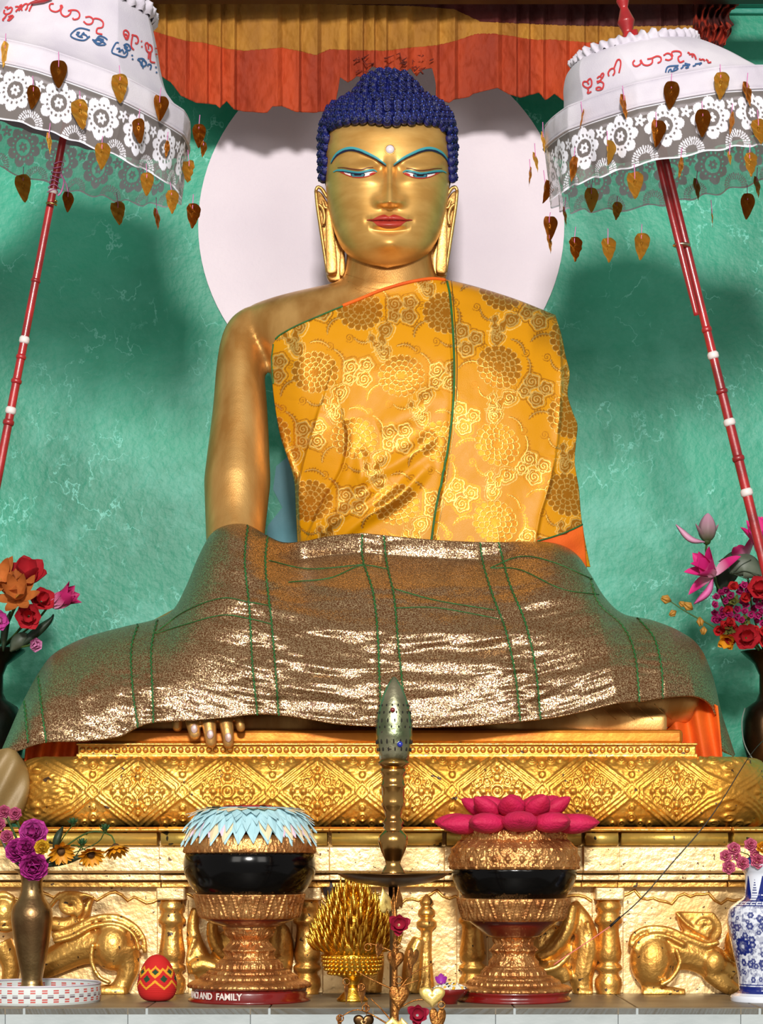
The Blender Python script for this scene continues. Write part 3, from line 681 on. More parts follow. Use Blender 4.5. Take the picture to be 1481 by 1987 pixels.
# hair
BLUE = mat('blue_hair_paint', (16, 26, 108), (5, 8, 44), 110, 0, .42, .5, 300, speck=((70, 100, 205), 210, .66))
HH = np.array([(139, 10, 8), (142, 24, 20), (150, 37, 32), (162, 48, 42), (176, 58, 52), (188, 68, 62), (196, 88, 80), (206, 105, 95), (220, 116, 108), (240, 124, 120), (270, 127, 126), (310, 127, 128), (345, 125, 126), (376, 117, 120)], float)
def hairline(ax): return np.interp(ax, [0, 12, 60, 92, 106, 114, 119, 122], [243, 241, 239, 243, 250, 260, 280, 376])
pyh = np.linspace(139, 376, 120); tt = np.linspace(-PI, PI, 181)[:-1]
TT, PH = np.meshgrid(tt, pyh); a_ = np.interp(PH, HH[:, 0], HH[:, 1]); d_ = np.interp(PH, HH[:, 0], HH[:, 2])
Xh = 752.5+a_*np.sin(TT); Yh = HY0-d_*.00096*np.cos(TT)
ok = (PH < hairline(np.abs(Xh-752.5))-3) | (np.cos(TT) < 0)
fcs = gridfaces(180, 120, True); okf = ok.ravel()[fcs].all(1)
hair = link('hair', mesh('hair', P(Xh, PH, Yh), fcs[okf], BLUE), st)
cm = MB(); cm.ell((0, 0, 0), (.0098, .0088, .0094), 12, 8); a = np.linspace(0, 4*PI, 22)
cm.tube([(.0078*(1-q/15)*math.cos(q), -.0052-.0045*q/12.6, .0078*(1-q/15)*math.sin(q)) for q in a], [.0022, .0018, .001], 5); curlm = cm.me('curl', BLUE)
nc = 0; spots = []
for X_ in (-15, 0, 15): spots.append((752.5+X_, 141.5+abs(X_)*.18, HY0-.008, 0))
py = 147.0; row = 0
while py < 372:
    aa = float(np.interp(py, HH[:, 0], HH[:, 1])); dd = float(np.interp(py, HH[:, 0], HH[:, 2]))
    n = max(4, int(2*PI*(aa+dd)/2/17.8)); 
    for i in range(n):
        t = 2*PI*(i+.5*(row % 2))/n-PI
        if abs(t) > PI*.60: continue
        X = 752.5+aa*math.sin(t)
        if py > hairline(abs(X-752.5))-4: continue
        spots.append((X, py, HY0-dd*.00096*math.cos(t), t))
    # step along the slope of the hair outline
    sl = abs(np.interp(py+5, HH[:, 0], HH[:, 1])-aa)/5; py += 15.0/math.hypot(1, sl)*1.0; row += 1
for i in range(-7, 8):          # the row along the hairline
    X = 752.5+i*15.4; ax = abs(X-752.5)
    if ax < 112: t = math.asin(np.clip(ax/124, 0, 1))*(1 if X > 752.5 else -1); spots.append((X, float(hairline(ax))-7, HY0-120*.00096*math.cos(t)-.002, t))
spots = spots[:299]
for X, py, Yc, t in spots:
    c = link('curl', curlm, hair, P(X+random.uniform(-2, 2), py+random.uniform(-1.8, 1.8), Yc)); s_ = .92+.2*random.random(); c.scale = (s_, s_, s_*1.05); c.rotation_euler = (-.5 if py < 200 else -.12, random.uniform(0, 6.28)*0, t)

# ---------------------------------------------------------------- brocade robe
RR = np.array([(530, 640, 868, 84), (545, 620, 880, 86), (555, 596, 920, 87), (568, 556, 965, 88), (580, 532, 1002, 92), (595, 505, 1045, 100), (612, 480, 1082, 114), (650, 490, 1106, 136), (700, 500, 1124, 156), (760, 504, 1136, 167), (820, 514, 1152, 172), (900, 540, 1162, 170), (950, 556, 1166, 166), (1050, 566, 1172, 164), (1110, 566, 1176, 162)], float)
RR = tab(RR)
Tc = [(529, 668), (542, 651), (575, 632), (620, 612), (680, 587), (740, 562), (790, 547), (835, 539), (868, 543), (920, 555), (1000, 580), (1078, 611)]
Bc = [(578, 1075), (700, 1078), (850, 1080), (1000, 1080), (1146, 1100)]
Lc = [(529, 668), (526, 700), (530, 760), (537, 810), (545, 850), (560, 895), (571, 935), (574, 990), (578, 1075)]
Rc_ = [(1078, 611), (1090, 650), (1098, 690), (1106, 725), (1102, 765), (1112, 800), (1121, 825), (1118, 860), (1116, 900), (1124, 950), (1128, 1000), (1136, 1050), (1146, 1100)]
nu, nvv = 400, 330
S = coons(Tc, Bc, Lc, Rc_, nu, nvv); RX, RY = S[..., 0], S[..., 1]
RYd = sect(RR, RX, RY)-.004
def ridge(px, py, pts, w, h, side=0):
    c = crv(pts, 60); out = np.zeros_like(px)
    best = np.full(px.shape, 1e9); sg = np.zeros_like(px); tt_ = np.zeros_like(px)
    for i in range(59):
        a, b = c[i], c[i+1]; ab = b-a; t = np.clip(((px-a[0])*ab[0]+(py-a[1])*ab[1])/(ab@ab), 0, 1)
        dx, dy = px-a[0]-t*ab[0], py-a[1]-t*ab[1]; d = np.hypot(dx, dy); m_ = d < best
        best = np.where(m_, d, best); sg = np.where(m_, np.sign(ab[0]*dy-ab[1]*dx), sg); tt_ = np.where(m_, (i+t)/59, tt_)
    env = np.sin(np.clip(tt_, 0.02, .98)*PI)**.4
    if side: return h*env*np.where(sg*side > 0, np.exp(-(best/w)), np.exp(-(best/3)**2))
    return h*env*np.exp(-(best/w)**2)
fold = 0
for pts, w_, h_, sd in [([(622, 790), (604, 850), (588, 910), (580, 960), (585, 1060)], 26, 12, -1), ([(668, 812), (676, 850), (664, 910), (630, 970), (600, 1035)], 20, 11, -1),
                        ([(760, 935), (710, 975), (650, 1010), (600, 1050)], 13, 9, 0), ([(830, 905), (775, 960), (700, 1010), (640, 1060)], 14, 10, 0), ([(850, 840), (800, 880), (740, 915), (690, 935)], 16, 6, 0),
                        ([(545, 830), (556, 880), (575, 930), (582, 960)], 9, 7, 0), ([(860, 760), (800, 800), (730, 830)], 22, 4, 0), ([(1085, 640), (1088, 720), (1086, 800), (1080, 870)], 16, 8, 1),
                        ([(1078, 880), (1066, 940), (1048, 1000), (1038, 1060)], 18, 9, 1), ([(700, 870), (700, 920), (690, 960)], 14, 6, 0), ([(870, 640), (876, 760), (866, 880), (846, 1000), (838, 1060)], 16, 5, 1), ([(600, 640), (580, 700), (575, 780)], 24, 4, 0)]:
    fold = fold+ridge(RX, RY, pts, w_, h_*1.8, sd)
fold = fold+2.2*(fbm(RX/46, RY/60, 4)-.5)*2
RYd = RYd-fold*.00096
def spiral(dx, dy, r, pitch=4.6, ph_=0): 
    R = np.hypot(dx, dy); a = np.arctan2(dy, dx); t = (R/pitch-a/(2*PI)+ph_) % 1; return R, np.abs(t-.5)*2
def cloud(dx, dy, sc=1):
    """four lobed cloud with spiral lines: returns fill, line"""
    dx = dx/sc; dy = dy/sc; f = np.zeros_like(dx); l = np.zeros_like(dx); best = np.full(dx.shape, 99.)
    for cx_, cy_, r in ((-13, -7, 13), (12, -11, 12), (10, 12, 13), (-14, 12, 11)):
        R, t = spiral(dx-cx_, dy-cy_, r); e = R-r-1.2*np.cos(5*np.arctan2(dy-cy_, dx-cx_)); m_ = e < best
        best = np.minimum(best, e); l = np.where(m_, (t < .42)*(R < r*.72), l)
    f = best < 0; l = (l > 0) & f | (np.abs(best+1) < 1.3); return f | (np.abs(best-3) < .9), l
def lotus(dx, dy, R0=40):
    R = np.hypot(dx, dy*1.12); a = np.arctan2(dy, dx); f = np.zeros(dx.shape, bool); l = np.zeros(dx.shape, bool)
    for ring, (rr, n) in enumerate(((R0, 17), (R0*.74, 14), (R0*.5, 10), (R0*.27, 6))):
        t = (a*n/(2*PI)+ring*.5) % 1; edge = rr*(.80+.20*np.sqrt(np.clip(1-(2*t-1)**2, 0, 1))); ins = R < edge
        ln = (np.abs(R-edge) < .95) | ((np.minimum(t, 1-t)*2*PI*R/n < .8) & (R > rr*.62)) ; l = np.where(ins | (np.abs(R-edge) < .95), ln, l); f |= ins
        if ring == 0: f &= ~((np.minimum(t, 1-t)*2*PI*R/n < 1.2) & (R > rr*.8))
    return f, l & (R < R0)
def flame(dx, dy, a0=0, sc=1):
    c, s_ = math.cos(a0), math.sin(a0); x = (dx*c+dy*s_)/sc; y = (-dx*s_+dy*c)/sc
    w_ = 9*np.sqrt(np.clip((28-y)/56, 0, 1))*np.clip((y+30)/16, 0, 1)+2*np.sin(y*.45); mid = 5*np.sin(y*.11); e = np.abs(x-mid)-w_; e = np.where(np.abs(y) < 29, e, 9)
    R, t = spiral(x-mid-3, y+14, 10); e2 = np.minimum(e, R-11); return e2 < 0, (np.abs(e2+1) < 1) | ((t < .4) & (R < 8)) | (np.abs(e2-3) < .7)
def sprig(dx, dy, a0, sc=1):
    c, s_ = math.cos(a0), math.sin(a0); x = (dx*c+dy*s_)/sc; y = (-dx*s_+dy*c)/sc; cv = .02*x*x
    e = np.abs(y-cv)-(5.5*np.clip(1-(x/21)**2, 0, 1)**.5*(.65+.35*np.cos(x*1.15))); f = (e < 0) & (np.abs(x) < 21); return f, (np.abs(y-cv) < .8) & (np.abs(x) < 19)
def curlq(dx, dy): R, t = spiral(dx, dy, 9, 5); return (t < .32) & (R < 9)
def brocade(px, py, ang, ox, oy):
    c, s_ = math.cos(ang), math.sin(ang); x = (px-ox)*c+(py-oy)*s_; y = -(px-ox)*s_+(py-oy)*c
    Wd, Hd = 168., 250.
    f = np.zeros(px.shape, bool); l = np.zeros(px.shape, bool)
    def put(fn, cx_, cy_, *a):
        nonlocal f, l
        for row_ in (0, 1):
            xx_ = (x-cx_-row_*Wd/2+Wd/2) % Wd-Wd/2; yy_ = (y-cy_-row_*Hd/2+Hd/2) % Hd-Hd/2
            r = fn(xx_, yy_, *a); f |= r[0]; l |= r[1]
    put(lotus, 0, 0, 46); put(cloud, 84, -5, 1.2); put(flame, 44, 54, .5, 1.25); put(flame, -46, -56, 2.6, 1.15)
    put(sprig, 52, -30, 1.1, 1.15); put(sprig, -56, 28, -.9, 1.1); put(sprig, 8, -60, .2, 1); put(sprig, 4, 64, 3.3, .85)
    for cx_, cy_ in ((-48, -14), (46, 18), (26, -52), (-20, 56), (-30, -50), (22, 54)):
        put(lambda a, b: (curlq(a, b), np.zeros(a.shape, bool)), cx_, cy_)
    return f, l
seam = crv([(866, 541), (874, 580), (880, 660), (881, 740), (874, 830), (860, 920), (846, 990), (836, 1060)], 60)
sx_ = np.interp(RY, seam[:, 1], seam[:, 0]); right = RX > sx_
f1, l1 = brocade(RX+2*np.sin(RY/40), RY, .04, 610, 722); f2, l2 = brocade(RX, RY, .62, 965, 862)
ff = np.where(right, f2, f1).astype(float); ll = np.where(right, l2, l1).astype(float)
robe = thing('brocade_robe', (0, -.17, zz(1050, -.17)), 'yellow orange brocade robe with gold lotus and cloud pattern over one shoulder', 'robe')
def brocade_mat():
    m = mat('gold_brocade', (206, 130, 8)); nt = m.node_tree; N = nt.nodes; L = nt.links; b = N['Principled BSDF']
    a = N.new('ShaderNodeAttribute'); a.attribute_name = 'motif'; c = N.new('ShaderNodeAttribute'); c.attribute_name = 'thread'
    m1 = N.new('ShaderNodeMix'); m1.data_type = 'RGBA'; m1.inputs[6].default_value = lin((204, 138, 4)); m1.inputs[7].default_value = lin((186, 120, 28)); L.new(a.outputs['Fac'], m1.inputs[0])
    m2 = N.new('ShaderNodeMix'); m2.data_type = 'RGBA'; m2.inputs[7].default_value = lin((222, 180, 96)); L.new(c.outputs['Fac'], m2.inputs[0]); L.new(m1.outputs[2], m2.inputs[6]); L.new(m2.outputs[2], b.inputs['Base Color'])
    mr = N.new('ShaderNodeMath'); mr.operation = 'MULTIPLY'; mr.inputs[1].default_value = .62; L.new(a.outputs['Fac'], mr.inputs[0]); L.new(mr.outputs[0], b.inputs['Metallic'])
    n = N.new('ShaderNodeTexNoise'); n.inputs['Scale'].default_value = 900; tc = N.new('ShaderNodeTexCoord'); L.new(tc.outputs['Object'], n.inputs['Vector'])
    bp = N.new('ShaderNodeBump'); bp.inputs['Strength'].default_value = .35; bp.inputs['Distance'].default_value = .001
    ad = N.new('ShaderNodeMath'); ad.operation = 'ADD'; L.new(n.outputs[0], ad.inputs[0]); L.new(c.outputs['Fac'], ad.inputs[1]); L.new(ad.outputs[0], bp.inputs['Height']); L.new(bp.outputs[0], b.inputs['Normal'])
    b.inputs['Roughness'].default_value = .40; b.inputs['Specular IOR Level'].default_value = .28
    return m
BROC = brocade_mat()
me = mesh('robe_panel', P(RX, RY, RYd), gridfaces(nu, nvv)[:, ::-1], BROC); attr(me, 'motif', ff); attr(me, 'thread', ll)
rp_ = solid(link('robe_panel', me, robe), .004); Br = bvh(me)
rope_on(Br, seam, .0024, .001, 'green_piping', GREENS, robe, 80)
rope_on(Br, [(868+8, 545), (881, 600), (887, 700), (884, 800), (874, 880), (862, 960), (846, 1050)], .0009, .0008, 'gold_edging', BRASS, robe, 80)
rope_on(Br, [(531, 664), (543, 651), (575, 633), (620, 613.5), (672, 592)], .0016, .001, 'green_piping', GREENS, robe, 50)
rope_on(Br, [(531, 668), (528, 700), (531, 745)], .0014, .001, 'green_piping', GREENS, robe, 30)
rope_on(Br, [(665, 594), (700, 580), (740, 563.5), (790, 549), (835, 541.5), (864, 544)], .0032, .001, 'orange_collar', ORANGE, robe, 60)
# side fold hanging at the right and its green edge
S2 = coons([(1086, 640), (1105, 728), (1108, 740)], [(1040, 1062), (1090, 1050), (1130, 1030)], [(1086, 640), (1084, 760), (1082, 860), (1066, 940), (1040, 1062)], [(1108, 740), (1121, 826), (1116, 900), (1126, 970), (1130, 1030)], 90, 180)
fx_, lx_ = brocade(S2[..., 0], S2[..., 1], -.4, 1100, 800)
# orange undercloth showing at the lower right
und = thing('orange_undercloth', (xx(1100, -.1), -.1, zz(1100, -.1)), 'plain orange undercloth showing below the brocade at the right elbow', 'cloth')
S3 = coons([(1040, 1048), (1090, 1036), (1131, 1017)], [(1040, 1140), (1100, 1140), (1142, 1140)], [(1040, 1048), (1040, 1140)], [(1131, 1017), (1136, 1060), (1142, 1140)], 50, 40)
Y3 = sect(RR, np.minimum(S3[..., 0], 1150), S3[..., 1])-.012-.002*np.sin((S3[..., 0]*.6+S3[..., 1])/9)
me = mesh('cloth_fold', P(S3[..., 0], S3[..., 1], Y3), gridfaces(50, 40)[:, ::-1], ORANGE); solid(link('cloth_fold', me, und), .003)
Bu = bvh(me); rope_on(Bu, [(1042, 1050), (1075, 1041), (1105, 1030), (1130, 1018)], .0016, .001, 'green_piping', GREENS, und, 20)

# ---------------------------------------------------------------- gold lame lap cloth
LT = [(0, 1462), (18, 1420), (40, 1370), (72, 1310), (105, 1268), (165, 1237), (240, 1216), (300, 1202), (335, 1184), (360, 1140), (385, 1080), (410, 1036), (440, 1019), (480, 1018), (520, 1040), (550, 1052), (590, 1050), (640, 1040), (700, 1035), (760, 1040), (850, 1048), (950, 1052), (1030, 1050), (1085, 1056), (1120, 1076), (1145, 1112), (1175, 1160), (1210, 1191), (1265, 1203), (1320, 1225), (1358, 1255), (1383, 1310), (1400, 1380), (1416, 1430), (1427, 1464)]
LB = [(0, 1466), (20, 1462), (50, 1452), (92, 1441), (170, 1438), (230, 1430), (268, 1412), (300, 1402), (380, 1398), (440, 1393), (500, 1386), (550, 1388), (600, 1395), (660, 1405), (740, 1409), (820, 1411), (900, 1410), (1000, 1402), (1070, 1394), (1130, 1382), (1200, 1365), (1260, 1359), (1310, 1352), (1350, 1352), (1376, 1366), (1389, 1390), (1394, 1430), (1398, 1455), (1424, 1468)]
nU, nV = 700, 190
Tt = crv(LT, 1400); Bt = crv(LB, 1400)
# corresponding parameters: match by chosen knots
kt = [(0, 1462), (105, 1268), (335, 1184), (480, 1018), (700, 1035), (950, 1052), (1145, 1112), (1320, 1225), (1400, 1380), (1427, 1464)]
kb = [(0, 1466), (92, 1441), (300, 1402), (500, 1386), (740, 1409), (1000, 1402), (1200, 1365), (1350, 1352), (1389, 1390), (1424, 1468)]
def par(C, ks): return [np.argmin(np.hypot(C[:, 0]-a, C[:, 1]-b))/1399 for a, b in ks]
ut = np.interp(np.linspace(0, 1, nU), [0, .07, .2, .33, .48, .66, .8, .91, .96, 1], par(Tt, kt)); ub = np.interp(np.linspace(0, 1, nU), [0, .07, .2, .33, .48, .66, .8, .91, .96, 1], par(Bt, kb))
ix = np.arange(1400)/1399
TT_ = np.stack([np.interp(ut, ix, Tt[:, d]) for d in (0, 1)], -1); BB_ = np.stack([np.interp(ub, ix, Bt[:, d]) for d in (0, 1)], -1)
vv = np.linspace(0, 1, nV)[:, None]
LX = TT_[None, :, 0]*(1-vv)+BB_[None, :, 0]*vv; LYp = TT_[None, :, 1]*(1-vv)+BB_[None, :, 1]*vv
yt = np.interp(TT_[:, 0], [0, 60, 100, 300, 360, 440, 520, 580, 700, 860, 1000, 1080, 1140, 1200, 1300, 1380, 1427], [-.3, -.2, -.2, -.20, -.18, -.215, -.19, -.17, -.20, -.205, -.19, -.165, -.14, -.17, -.19, -.16, -.12])
yf = np.interp(BB_[:, 0], [0, 60, 150, 300, 420, 740, 1000, 1200, 1300, 1350, 1385, 1430], [-.42, -.46, -.475, -.475, -.478, -.475, -.465, -.45, -.41, -.36, -.28, -.22])
prf = np.sin(np.clip(vv*1.12, 0, 1)*PI/2)**.5
prc = np.interp(vv, [0, .10, .16, .24, .34, .5, .7, .88, 1], [0, .04, .20, .46, .66, .86, .96, 1, 1.0])
mc = sm(470, 600, LX)*sm(1080, 960, LX)
prf = prf*(1-mc)+prc*mc
LYd = yt[None]*(1-prf)+yf[None]*prf
# sag between the knees: hollow over the lap
LYd += .012*gs(LX-740, LYp-1180, 190, 60)
def warp(x, y): return y-22*np.cos((x-740)/330*1.3)*sm(1100, 1300, y)+.00028*(x-740)**2
wy = warp(LX, LYp)
wr = 30*(fbm(LX/210+3, wy/34, 11, 3)-.45)*sm(0, .12, vv)*sm(300, 480, LX)*sm(1350, 1180, LX)
wr += 9*(fbm(LX/120+3, wy/34, 21, 3)-.45)*sm(0, .12, vv)*(1-sm(300, 480, LX)+sm(1180, 1350, LX))
lines = [[(47, 1356), (55, 1441)], [(74, 1308), (82, 1380), (90, 1441)], [(268, 1212), (255, 1260), (258, 1340), (268, 1412)], [(306, 1200), (294, 1260), (296, 1340), (298, 1403)],
         [(481, 1020), (475, 1090), (484, 1180), (490, 1290), (500, 1388)], [(519, 1040), (515, 1100), (526, 1200), (534, 1290), (541, 1389)],
         [(703, 1036), (704, 1085), (724, 1150), (733, 1230), (737, 1330), (741, 1408)], [(745, 1040), (751, 1095), (765, 1160), (773, 1250), (782, 1340), (786, 1409)],
         [(932, 1053), (938, 1095), (956, 1155), (982, 1225), (1000, 1310), (1010, 1400)], [(968, 1053), (988, 1130), (1020, 1210), (1040, 1300), (1049, 1396)],
         [(1145, 1122), (1163, 1172), (1208, 1215), (1232, 1270), (1241, 1362)], [(1238, 1200), (1270, 1240), (1284, 1300), (1286, 1356)]]
for ln in lines:       # gathers puckering along each stitched line
    c = crv(ln, 60); lx = np.interp(LYp, c[:, 1], c[:, 0]); d = LX-lx
    wr += 3.4*np.exp(-(d/24)**2)*(vnoise(LX/60, LYp/9+lx*.03, 5)-.5)*2*(LYp > c[0, 1]); wr -= 1.6*np.exp(-(d/4)**2)*(LYp > c[0, 1])
for pts, w_, h_ in [([(560, 1100), (640, 1140), (740, 1150)], 20, 9), ([(550, 1180), (640, 1215), (760, 1240), (900, 1235)], 18, 9), ([(540, 1250), (640, 1300), (760, 1325), (900, 1330)], 20, 10), ([(780, 1180), (870, 1215), (980, 1230), (1100, 1225)], 20, 10),
                    ([(1030, 1330), (1120, 1315), (1220, 1290), (1300, 1280)], 16, 7), ([(780, 1290), (900, 1285), (1020, 1300)], 14, 6), ([(860, 1130), (940, 1105), (1040, 1090)], 18, 8), ([(170, 1400), (150, 1340), (190, 1290)], 14, 7), ([(200, 1390), (240, 1330), (320, 1330)], 18, 6),
                    ([(420, 1330), (500, 1300), (600, 1330), (720, 1360)], 22, 8), ([(100, 1350), (160, 1350), (220, 1330)], 12, 5)]:
    wr += ridge(LX, LYp, pts, w_, h_)
LYd = LYd-wr*.00092
def lame():
    m = mat('gold_lame', (150, 104, 56)); nt = m.node_tree; N = nt.nodes; L = nt.links; b = N['Principled BSDF']
    tc = N.new('ShaderNodeTexCoord')
    v = N.new('ShaderNodeTexVoronoi'); v.inputs['Scale'].default_value = 700; L.new(tc.outputs['Object'], v.inputs['Vector'])
    n = N.new('ShaderNodeTexNoise'); n.inputs['Scale'].default_value = 460; n.inputs['Detail'].default_value = 2; L.new(tc.outputs['Object'], n.inputs['Vector'])
    r = N.new('ShaderNodeValToRGB'); r.color_ramp.elements[0].position = .47; r.color_ramp.elements[1].position = .66; r.color_ramp.elements[0].color = lin((90, 54, 24)); r.color_ramp.elements[1].color = lin((240, 208, 160)); L.new(n.outputs[0], r.inputs[0]); L.new(r.outputs[0], b.inputs['Base Color'])
    mm = N.new('ShaderNodeMapRange'); mm.inputs[1].default_value = .45; mm.inputs[2].default_value = .6; mm.inputs[3].default_value = .25; mm.inputs[4].default_value = .95; L.new(n.outputs[0], mm.inputs[0]); L.new(mm.outputs[0], b.inputs['Metallic'])
    b.inputs['Metallic'].default_value = .84; b.inputs['Roughness'].default_value = .30
    g = N.new('ShaderNodeNewGeometry'); sb = N.new('ShaderNodeVectorMath'); sb.operation = 'SUBTRACT'; sb.inputs[1].default_value = (.5, .5, .5); L.new(v.outputs['Color'], sb.inputs[0])
    sc = N.new('ShaderNodeVectorMath'); sc.operation = 'SCALE'; sc.inputs['Scale'].default_value = .30; L.new(sb.outputs[0], sc.inputs[0])
    ad = N.new('ShaderNodeVectorMath'); L.new(g.outputs['Normal'], ad.inputs[0]); L.new(sc.outputs[0], ad.inputs[1]); no = N.new('ShaderNodeVectorMath'); no.operation = 'NORMALIZE'; L.new(ad.outputs[0], no.inputs[0]); L.new(no.outputs[0], b.inputs['Normal'])
    return m
lap = thing('lap_cloth', (0, -.3, zs2), 'glittering gold lame cloth with green stitched lines spread over the lap', 'cloth')
me = mesh('cloth_sheet', P(LX, LYp, LYd), gridfaces(nU, nV)[:, ::-1], lame()); solid(link('cloth_sheet', me, lap), .002)
Bl = bvh(me)
hz = [[(302, 1228), (360, 1186), (430, 1161), (480, 1168), (527, 1176)], [(302, 1230), (360, 1212), (430, 1194), (480, 1200), (530, 1212)], [(522, 1088), (600, 1104), (705, 1096)], [(752, 1104), (700, 1098), (640, 1122), (560, 1130)], [(765, 1143), (850, 1166), (960, 1184)], [(770, 1180), (850, 1180), (968, 1201)], [(952, 1102), (1010, 1080), (1070, 1090), (1150, 1124)], [(952, 1102), (1010, 1106), (1090, 1143), (1162, 1154)]]
for ln in lines: rope_on(Bl, ln, .0016, .0008, 'green_stitching', GREENS, lap, max(20, int((ln[-1][1]-ln[0][1])/4)), 1.3)
for ln in hz: rope_on(Bl, ln, .0010, .0006, 'green_stitching', GREENS, lap, 60, 0)
rope_on(Bl, [(a, b-2) for a, b in LB[2:-3]], .0012, .0004, 'hem', lame(), lap, 300)

# orange and tan cloths at the two ends
oc = thing('orange_drape', (xx(90, -.4), -.4, zz(1560, -.4)), 'orange cloth hanging below the gold cloth at the left end of the throne', 'cloth')
S4 = coons([(52, 1450), (110, 1434), (200, 1424)], [(40, 1600), (60, 1604), (95, 1600)], [(52, 1450), (46, 1520), (40, 1600)], [(200, 1424), (190, 1480), (140, 1540), (95, 1600)], 50, 70)
Yo = -.385-.01*np.sin(np.linspace(0, PI, 70))[:, None]-.008*np.sin(S4[..., 0]/5+S4[..., 1]/30)+0*S4[..., 0]
solid(link('cloth_fold', mesh('cloth_fold', P(S4[..., 0], S4[..., 1], Yo), gridfaces(50, 70)[:, ::-1], ORANGE), oc), .003)
oc2 = thing('orange_drape', (xx(1370, -.25), -.25, zz(1460, -.25)), 'orange cloth tucked under the gold cloth at the right end of the seat', 'cloth')
S4 = coons([(1290, 1420), (1340, 1350), (1392, 1370)], [(1352, 1472), (1375, 1474), (1400, 1472)], [(1290, 1420), (1325, 1450), (1352, 1472)], [(1392, 1370), (1396, 1420), (1400, 1472)], 50, 50)
Yo = -.27-.012*np.sin(S4[..., 0]/7-S4[..., 1]/40)
solid(link('cloth_fold', mesh('cloth_fold', P(S4[..., 0], S4[..., 1], Yo), gridfaces(50, 50)[:, ::-1], ORANGE), oc2), .003)
tb = thing('tan_bundle', (xx(20, -.45), -.45, zz(1600, -.45)), 'bundle of tan cloth hanging beside the left end of the throne', 'cloth')
S5 = coons([(-40, 1470), (10, 1452), (32, 1456)], [(-40, 1620), (10, 1600), (30, 1598)], [(-40, 1470), (-42, 1540), (-40, 1620)], [(32, 1456), (54, 1490), (59, 1530), (48, 1570), (30, 1598)], 50, 60)
uu = np.linspace(0, 1, 50)[None]; Yo = -.43-.035*np.sqrt(np.clip(1-uu**2.5, 0, 1))-.004*np.sin(S5[..., 1]/16+S5[..., 0]/9)
solid(link('cloth_fold', mesh('cloth_fold', P(S5[..., 0], S5[..., 1], Yo), gridfaces(50, 60)[:, ::-1], mat('tan_satin', (134, 110, 66), (106, 86, 50), 7, .1, .5, .1, 300)), tb), .003)

# ---------------------------------------------------------------- pleated valance
VY = .17
def vy_(px, py, seed=0):
    """pleats: sharp tucks about every 42 px, opening towards the hem"""
    t = px/41+.5*np.sin(px/57.)+.3*np.sin(px/23.); fr = t-np.floor(t)
    ple = np.where(fr < .82, fr/.82, 1-(fr-.82)/.18)
    return VY-(.016*ple+.012*np.sin(px/23.+py/60)*sm(60, 220, py)+.012*(fbm(px/14, py/22, 8)-.5))*1.0
band1 = [(250, 50), (300, 62), (335, 72), (362, 80), (400, 84), (440, 95), (475, 99), (500, 97), (550, 93), (585, 100), (615, 108), (640, 96), (690, 98), (750, 99), (800, 93), (850, 88), (885, 80), (925, 66), (960, 66), (990, 70), (1040, 78), (1070, 77), (1130, 82), (1180, 84), (1240, 78), (1300, 74), (1345, 70)]
hem = [(250, 110), (300, 140), (330, 160), (350, 185), (380, 199), (420, 203), (428, 210), (440, 196), (455, 212), (475, 216), (520, 219), (530, 206), (550, 206), (575, 217), (610, 219), (640, 214), (652, 200), (655, 165), (658, 150), (675, 160), (690, 148), (705, 150), (712, 138), (722, 128), (740, 135), (752, 140), (765, 130), (780, 144), (797, 132), (806, 148), (820, 134), (838, 132), (844, 160), (847, 190), (872, 200), (880, 194), (910, 188), (918, 182), (940, 176), (965, 170), (985, 182), (1010, 190), (1030, 184), (1045, 180), (1060, 194), (1075, 182), (1095, 196), (1120, 200), (1180, 200), (1240, 205), (1300, 200), (1345, 196)]
mid = [(250, 2), (400, 6), (600, 8), (800, 12), (880, 18), (930, 42), (1000, 46), (1100, 50), (1200, 52), (1345, 50)]
top = [(250, -60), (1345, -60)]
MAROON = mat('maroon_cotton', (84, 14, 10), (58, 8, 8), 8, 0, .8, .2, 300); YEL = mat('ochre_cotton', (176, 122, 38), (140, 90, 24), 6, 0, .8, .25, 300, stretch=(3, 1, .6)); RUST = mat('rust_orange_cotton', (176, 62, 16), (136, 40, 8), 5, 0, .8, .3, 240, stretch=(3, 1, .5))
val = thing('pleated_valance', (xx(740, VY), VY, zz(90, VY)), 'pleated maroon, ochre and orange valance hanging above the statue, torn over the head', 'valance')
def band(c0, c1, name, m, nx=900, ny=40):
    a = np.array(c0, float); b = np.array(c1, float); X = np.linspace(250, 1345, nx)
    y0, y1 = np.interp(X, a[:, 0], a[:, 1]), np.interp(X, b[:, 0], b[:, 1]); v = np.linspace(0, 1, ny)[:, None]
    Yp_ = y0*(1-v)+y1*v; Xp_ = X[None]+0*v+1.5*np.sin(Yp_/20)
    solid(link(name, mesh(name, P(Xp_, Yp_, vy_(Xp_, Yp_)), gridfaces(nx, ny)[:, ::-1], m), val), .0015)
band(top, mid, 'maroon_band', MAROON); band([(a, b-1) for a, b in mid], band1, 'ochre_band', YEL); band([(a, b-1) for a, b in band1], hem, 'orange_band', RUST)
# torn holes edges in the middle: little curled rags
m = MB()
for q in range(26):
    x = random.uniform(690, 845); y = random.uniform(104, 140)
    c = [(x+random.uniform(-7, 7)*i, y+random.uniform(-4, 5)*i) for i in range(3)]
    m.tube(P(np.array([a for a, b in c]), np.array([b for a, b in c]), VY-.026), [.0008, .0022, .0006], 5)
tag(m.build('torn_rag', mat('dark_rag', (130, 38, 16), (80, 20, 10), 30, 0, .9), val), kind='stuff')
